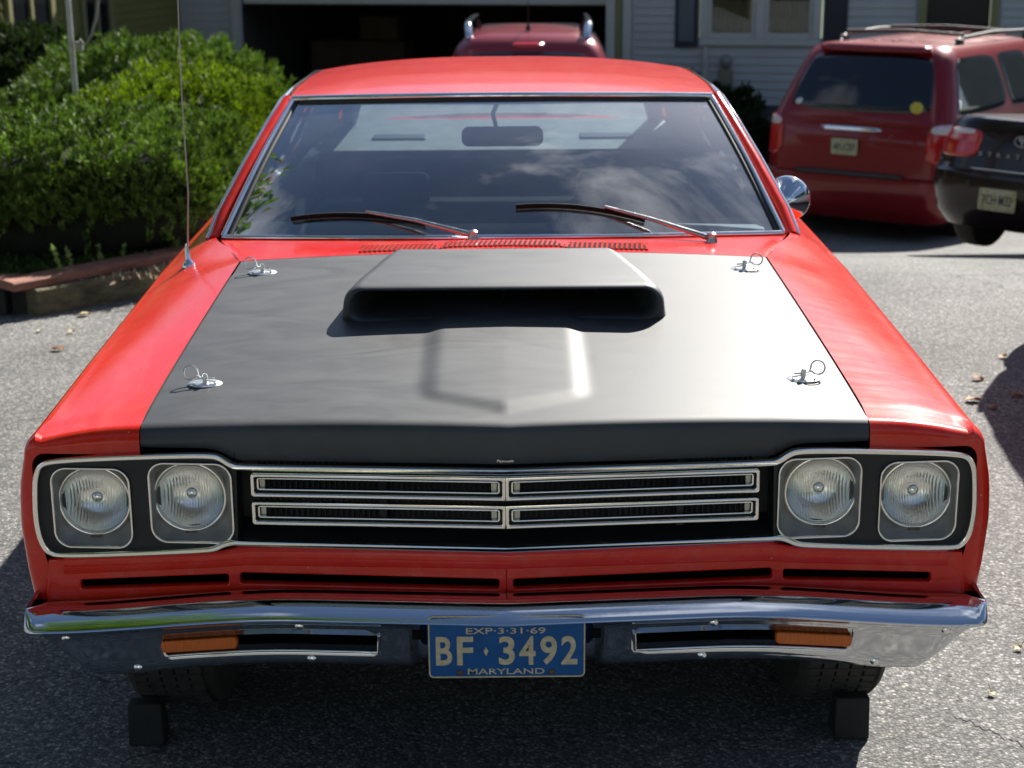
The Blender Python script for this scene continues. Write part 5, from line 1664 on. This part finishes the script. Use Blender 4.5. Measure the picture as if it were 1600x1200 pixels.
# ---- black sedan cut by the right edge
def sedan():
    SY = 10.2
    c = at(1580, 260, SY)
    ang = -R(46)
    ax = Vector((math.cos(ang), math.sin(ang)))
    ctr = Vector((c.x, SY))
    root = thing('black_sedan', 'black sedan with red tail lamps, cut off by the right edge', 'sedan', (ctr.x, ctr.y, -.365), (-R(5.5), 0, ang))
    rows = [(.22, .74, .14, 4.55, .34, .5), (.32, .80, .04, 4.7, .38, .55), (.50, .825, -.01, 4.75, .38, .6), (.60, .83, .0, 4.74, .38, .6), (.62, .83, .03, 4.7, .38, .6), (.80, .80, .05, 4.6, .38, .6), (.94, .73, .08, 4.4, .36, .6), (.975, .69, .10, 4.3, .34, .6), (.99, .63, .15, 4.2, .3, .6)]
    b, pt = loft_body('body', rows, BLACKCAR, root, arches=((.95, .36), (3.75, .36)), crown=.03)
    cab = [(.97, .66, 1.25, 3.35, .15, .3), (1.05, .65, 1.45, 3.2, .15, .3), (1.24, .54, 2.0, 2.95, .12, .2), (1.30, .46, 2.15, 2.8, .1, .15)]
    cb, pc2 = loft_body('cabin', cab, BLACKCAR, root, crown=.03)
    patch('rear_window', pc2, -.15, 1.15, 1.01, 1.25, VGLASS, root, .005)
    patch('side_window', pc2, 2.06, 2.94, 1.01, 1.23, VGLASS, root, .005); patch('side_window', pc2, 6.06, 6.94, 1.01, 1.23, VGLASS, root, .005)
    patch('windshield', pc2, 3.9, 5.1, 1.01, 1.25, VGLASS, root, .005)
    g = G(); g.tube([Vector(pc2(7.6, z)) + Vector((-.012, -.012, 0)) for z in (.98, 1.08, 1.16, 1.24)], .012, 6); g.out('window_trim', CHROME, root, 60)
    for s0, s1 in ((.90, 1.5), (7.5, 8.10)):
        t_ = patch('tail_light', pt, s0, s1, .70, .90, TAILRED, root, .010, 12, 8, .3)
        patch('reverse_lens', pt, s0 + .1, s1 - .1, .86, .895, bpy.data.materials['clear_lens'], t_, .013, 8, 3, .3)
    patch('trunk_seam', pt, .06, .94, .628, .636, CHROME, root, .006, 12, 2, .1)
    plate_on(pt, .37, .36, .51, .30, root, '7CH·M32', off=.014)
    # oval badge with a simple ram-like mark and spaced letters
    pcn = Vector(pt(.5, .84)); fb = lambda x, d, z: (pcn.x + x, pcn.y - .012 - d, pcn.z + z)
    ov = [(.062 * math.cos(a), .040 * math.sin(a)) for a in np.linspace(0, 2 * PI, 28, endpoint=False)]
    BADGE = pm('dull_badge_metal', (.30, .31, .30), .5, .3)
    bg_ = plate('badge', [ov, inset(ov, .008)], fb, BADGE, root, .004, .001)
    plate('badge_mark', [[(-.03, .022), (-.012, .028), (0, .018), (.012, .028), (.03, .022), (.022, -.002), (.010, .008), (.006, -.028), (-.006, -.028), (-.010, .008), (-.022, -.002)]], fb, BADGE, bg_, .003, .001)
    letters = 'STRATUS'
    for k, ch in enumerate(letters):
        x0 = -.33 + k * .075
        q = Vector(pt(.5 + x0 / (2 * .59), .735))
        lettering('model_letter', ch, x0, x0 + .034, .722, .752, lambda x, d, z: (x, q.y - .010 - d, z), BADGE, root, .02, .002)
    for sx in (-1, 1):
        for yy in (.95, 3.75): wheel('wheel', root, sx * .76, yy, .32, .32, .2, None, sx, small=True, rimmat=WHEELALU)
    g = G(); g.box(-.6, .6, .25, 4.5, .22, .5); g.out('underbody', VOID, root)
sedan()
bpy.data.objects['black_sedan'].scale = (.88, .90, .93)

# ================================================================== fallen leaves
LEAFB = pm('dry_leaf', (.36, .17, .06), .7, var=.3, vscale=60)
LEAFY = pm('pale_yellow_leaf', (.62, .52, .28), .6, var=.2, vscale=60)
def fallen(px, py, size, ang, m, lab):
    size *= .75
    p = ground_at(px, py)
    g = G()
    K = 10; rws = []
    for j in range(5):
        v = j / 4 * 2 - 1
        row = []
        for i in range(K + 1):
            t = i / K
            w = .42 * math.sin(PI * t) ** .7 * (1 + .25 * math.sin(t * 19))
            row.append((size * (t - .5), size * w * v * .9, .006 + size * .14 * (v * v) * (.4 + t) + size * .07 * math.sin(t * 5)))
        rws.append(row)
    g.grid(rws); g.tube([(size * .45, 0, .012), (size * .8, .004, .02)], .0014, 5)
    o = g.out('fallen_leaf', m, None, 60); o.location = (p.x, p.y, p.z + .001); o.rotation_euler = (R(random.uniform(-10, 10)), R(random.uniform(-10, 10)), ang)
    tag(o, lab, 'leaf', 'dry leaves scattered on the driveway')
for a in ((132, 494, .085, .1, LEAFY, 'long pale yellow leaf on the asphalt just below the timber edging'), (111, 521, .05, .4, LEAFY, 'small whitish leaf on the asphalt left of the red car, middle one'),
          (91, 548, .075, 2.9, LEAFB, 'orange brown leaf lowest of those left of the red car'), (63, 519, .04, 1.0, LEAFY, 'tiny tan leaf farthest left on the sunlit asphalt'),
          (1520, 628, .085, .2, LEAFB, 'curled brown leaf in the shadow touching the right fender tip'), (1568, 560, .06, .8, LEAFB, 'rust coloured leaf at the upper tip of the shadow wedge'),
          (1587, 620, .075, .1, LEAFB, 'flat brown leaf at the right edge inside the shadow'), (1552, 639, .055, .5, LEAFB, 'small brown leaf lowest in the shadow beside the fender'),
          (1527, 594, .07, .1, LEAFB, 'thin brown leaf near the left tip of the shadow wedge'), (1478, 402, .06, 1.0, LEAFB, 'tiny brown leaf on the sunlit strip below the minivan'),
          (1590, 1016, .035, .3, LEAFY, 'small pale leaf fragment on the asphalt right of the bumper'), (1549, 1087, .028, 1.8, LEAFY, 'tiny pale leaf fragment beside the crack at lower right')):
    fallen(*a)

# ---- sunlit white house across the lawn behind the camera (seen in lamps and chrome)
NW = pm('white_painted_boards', (.70, .70, .67), .6, var=.05, vscale=2)
nh = thing('neighbour_house', 'white two storey house across the lawn behind the camera', 'house', (0, -25, 0))
def nb(name, *a, m=NW, par=None): return G().box(*a).out(name, m, par or nh)
nb('wall', -6, 7, -6, 0, 0, 5.2)
for i in range(40): nb('siding_board', -6.02, 7.02, .002, .022, i * .13, i * .13 + .115)
for wx in (-4.6, -1.9, 3.0, 5.2):
    for wz in (.9, 3.4):
        w_ = nb('window', wx - .55, wx + .55, .024, .06, wz - .08, wz + 1.45, m=TRIM); nb('pane', wx - .45, wx + .45, .061, .07, wz, wz + 1.36, m=HGLASS, par=w_)
d_ = nb('front_door', .1, 1.1, .024, .07, 0, 2.1, m=SHUT)
g = G(); g.add([(-6.5, .5, 5.1), (7.5, .5, 5.1), (7.5, -3, 7.4), (-6.5, -3, 7.4), (7.5, -6.5, 5.1), (-6.5, -6.5, 5.1)], [(0, 1, 2, 3), (3, 2, 4, 5), (0, 3, 5), (1, 4, 2)]); solid(g.out('roof', SHINGLE, nh), .15)

# ================================================================== trees outside the frame (seen only in chrome and glass)
TREEL = leaf_mat('tree_leaves', (.035, .075, .012), (.13, .22, .04), .5, .4)
def tree(x, y, h, rcr, label, n=9000, seedv=0, z0=0):
    root = thing('tree', label, 'tree', (x, y, z0), group='trees around the driveway')
    g = G()
    g.tube([(x, y, z0 - .2), (x + .05, y, z0 + h * .25), (x - .05, y + .1, z0 + h * .55), (x, y, z0 + h * .85)], [.24, .18, .12, .04], 10)
    r = np.random.default_rng(seedv)
    lobes = []
    for i in range(11):
        a = r.random() * 2 * PI; q = .3 + .6 * r.random()
        c = np.array([x + rcr * q * math.cos(a), y + rcr * q * math.sin(a), z0 + h * (.45 + .5 * r.random())])
        lobes.append((c, rcr * (.32 + .25 * r.random())))
        g.tube([(x, y, z0 + h * .35 + .03 * i), ((x + c[0]) / 2, (y + c[1]) / 2, (z0 + h * .4 + c[2]) / 2), tuple(c)], [.08, .05, .02], 6)
    g.out('trunk', BARK, root, 60, (x, y, z0))
    k = r.integers(0, len(lobes), n)
    cc = np.array([l[0] for l in lobes])[k]; rr_ = np.array([l[1] for l in lobes])[k]
    d = r.normal(size=(n, 3)); d /= np.linalg.norm(d, axis=1, keepdims=True)
    pos = cc + d * (rr_ * (.45 + .6 * r.random(n)))[:, None] * np.array([1, 1, .75])
    leaves('crown', pos, r.normal(size=(n, 3)) + d, r.normal(size=(n, 3)), np.full(n, .26) * (.6 + .8 * r.random(n)), np.full(n, .16), TREEL, root, (x, y, z0))
for i, a in enumerate(((-9.0, 3.5, 9, 2.8, 'broad green tree left of the driveway beside the timber bed'), (-5.4, .6, 11, 3.9, 'tall green tree overhanging from the left of the camera'), (-10.0, -12, 10, 3.6, 'green tree behind the camera on the left'),
          (-9.5, -21, 9, 3.6, 'green tree left of the white house behind the camera'), (10.5, -20, 8, 3.6, 'green tree right of the white house behind the camera'), (14, -12, 8, 3.4, 'green tree far behind on the right'), (-15, -19, 12, 4.4, 'tall tree far behind on the left'), (15, -2, 7, 2.8, 'green tree right of the driveway'), (-6.9, 8.6, 10.5, 3.5, 'tall tree rising from the left of the hedge bed'),
          (1.5, -38, 16, 6, 'tallest green tree behind the white house'), (-13, -30, 14, 6, 'big tree at the back left of the lawn'), (16, -30, 13, 6, 'big tree at the back right of the lawn'))):
    tree(*a[:4], a[4], seedv=i + 70, n=10000 if i < 8 else 16000)
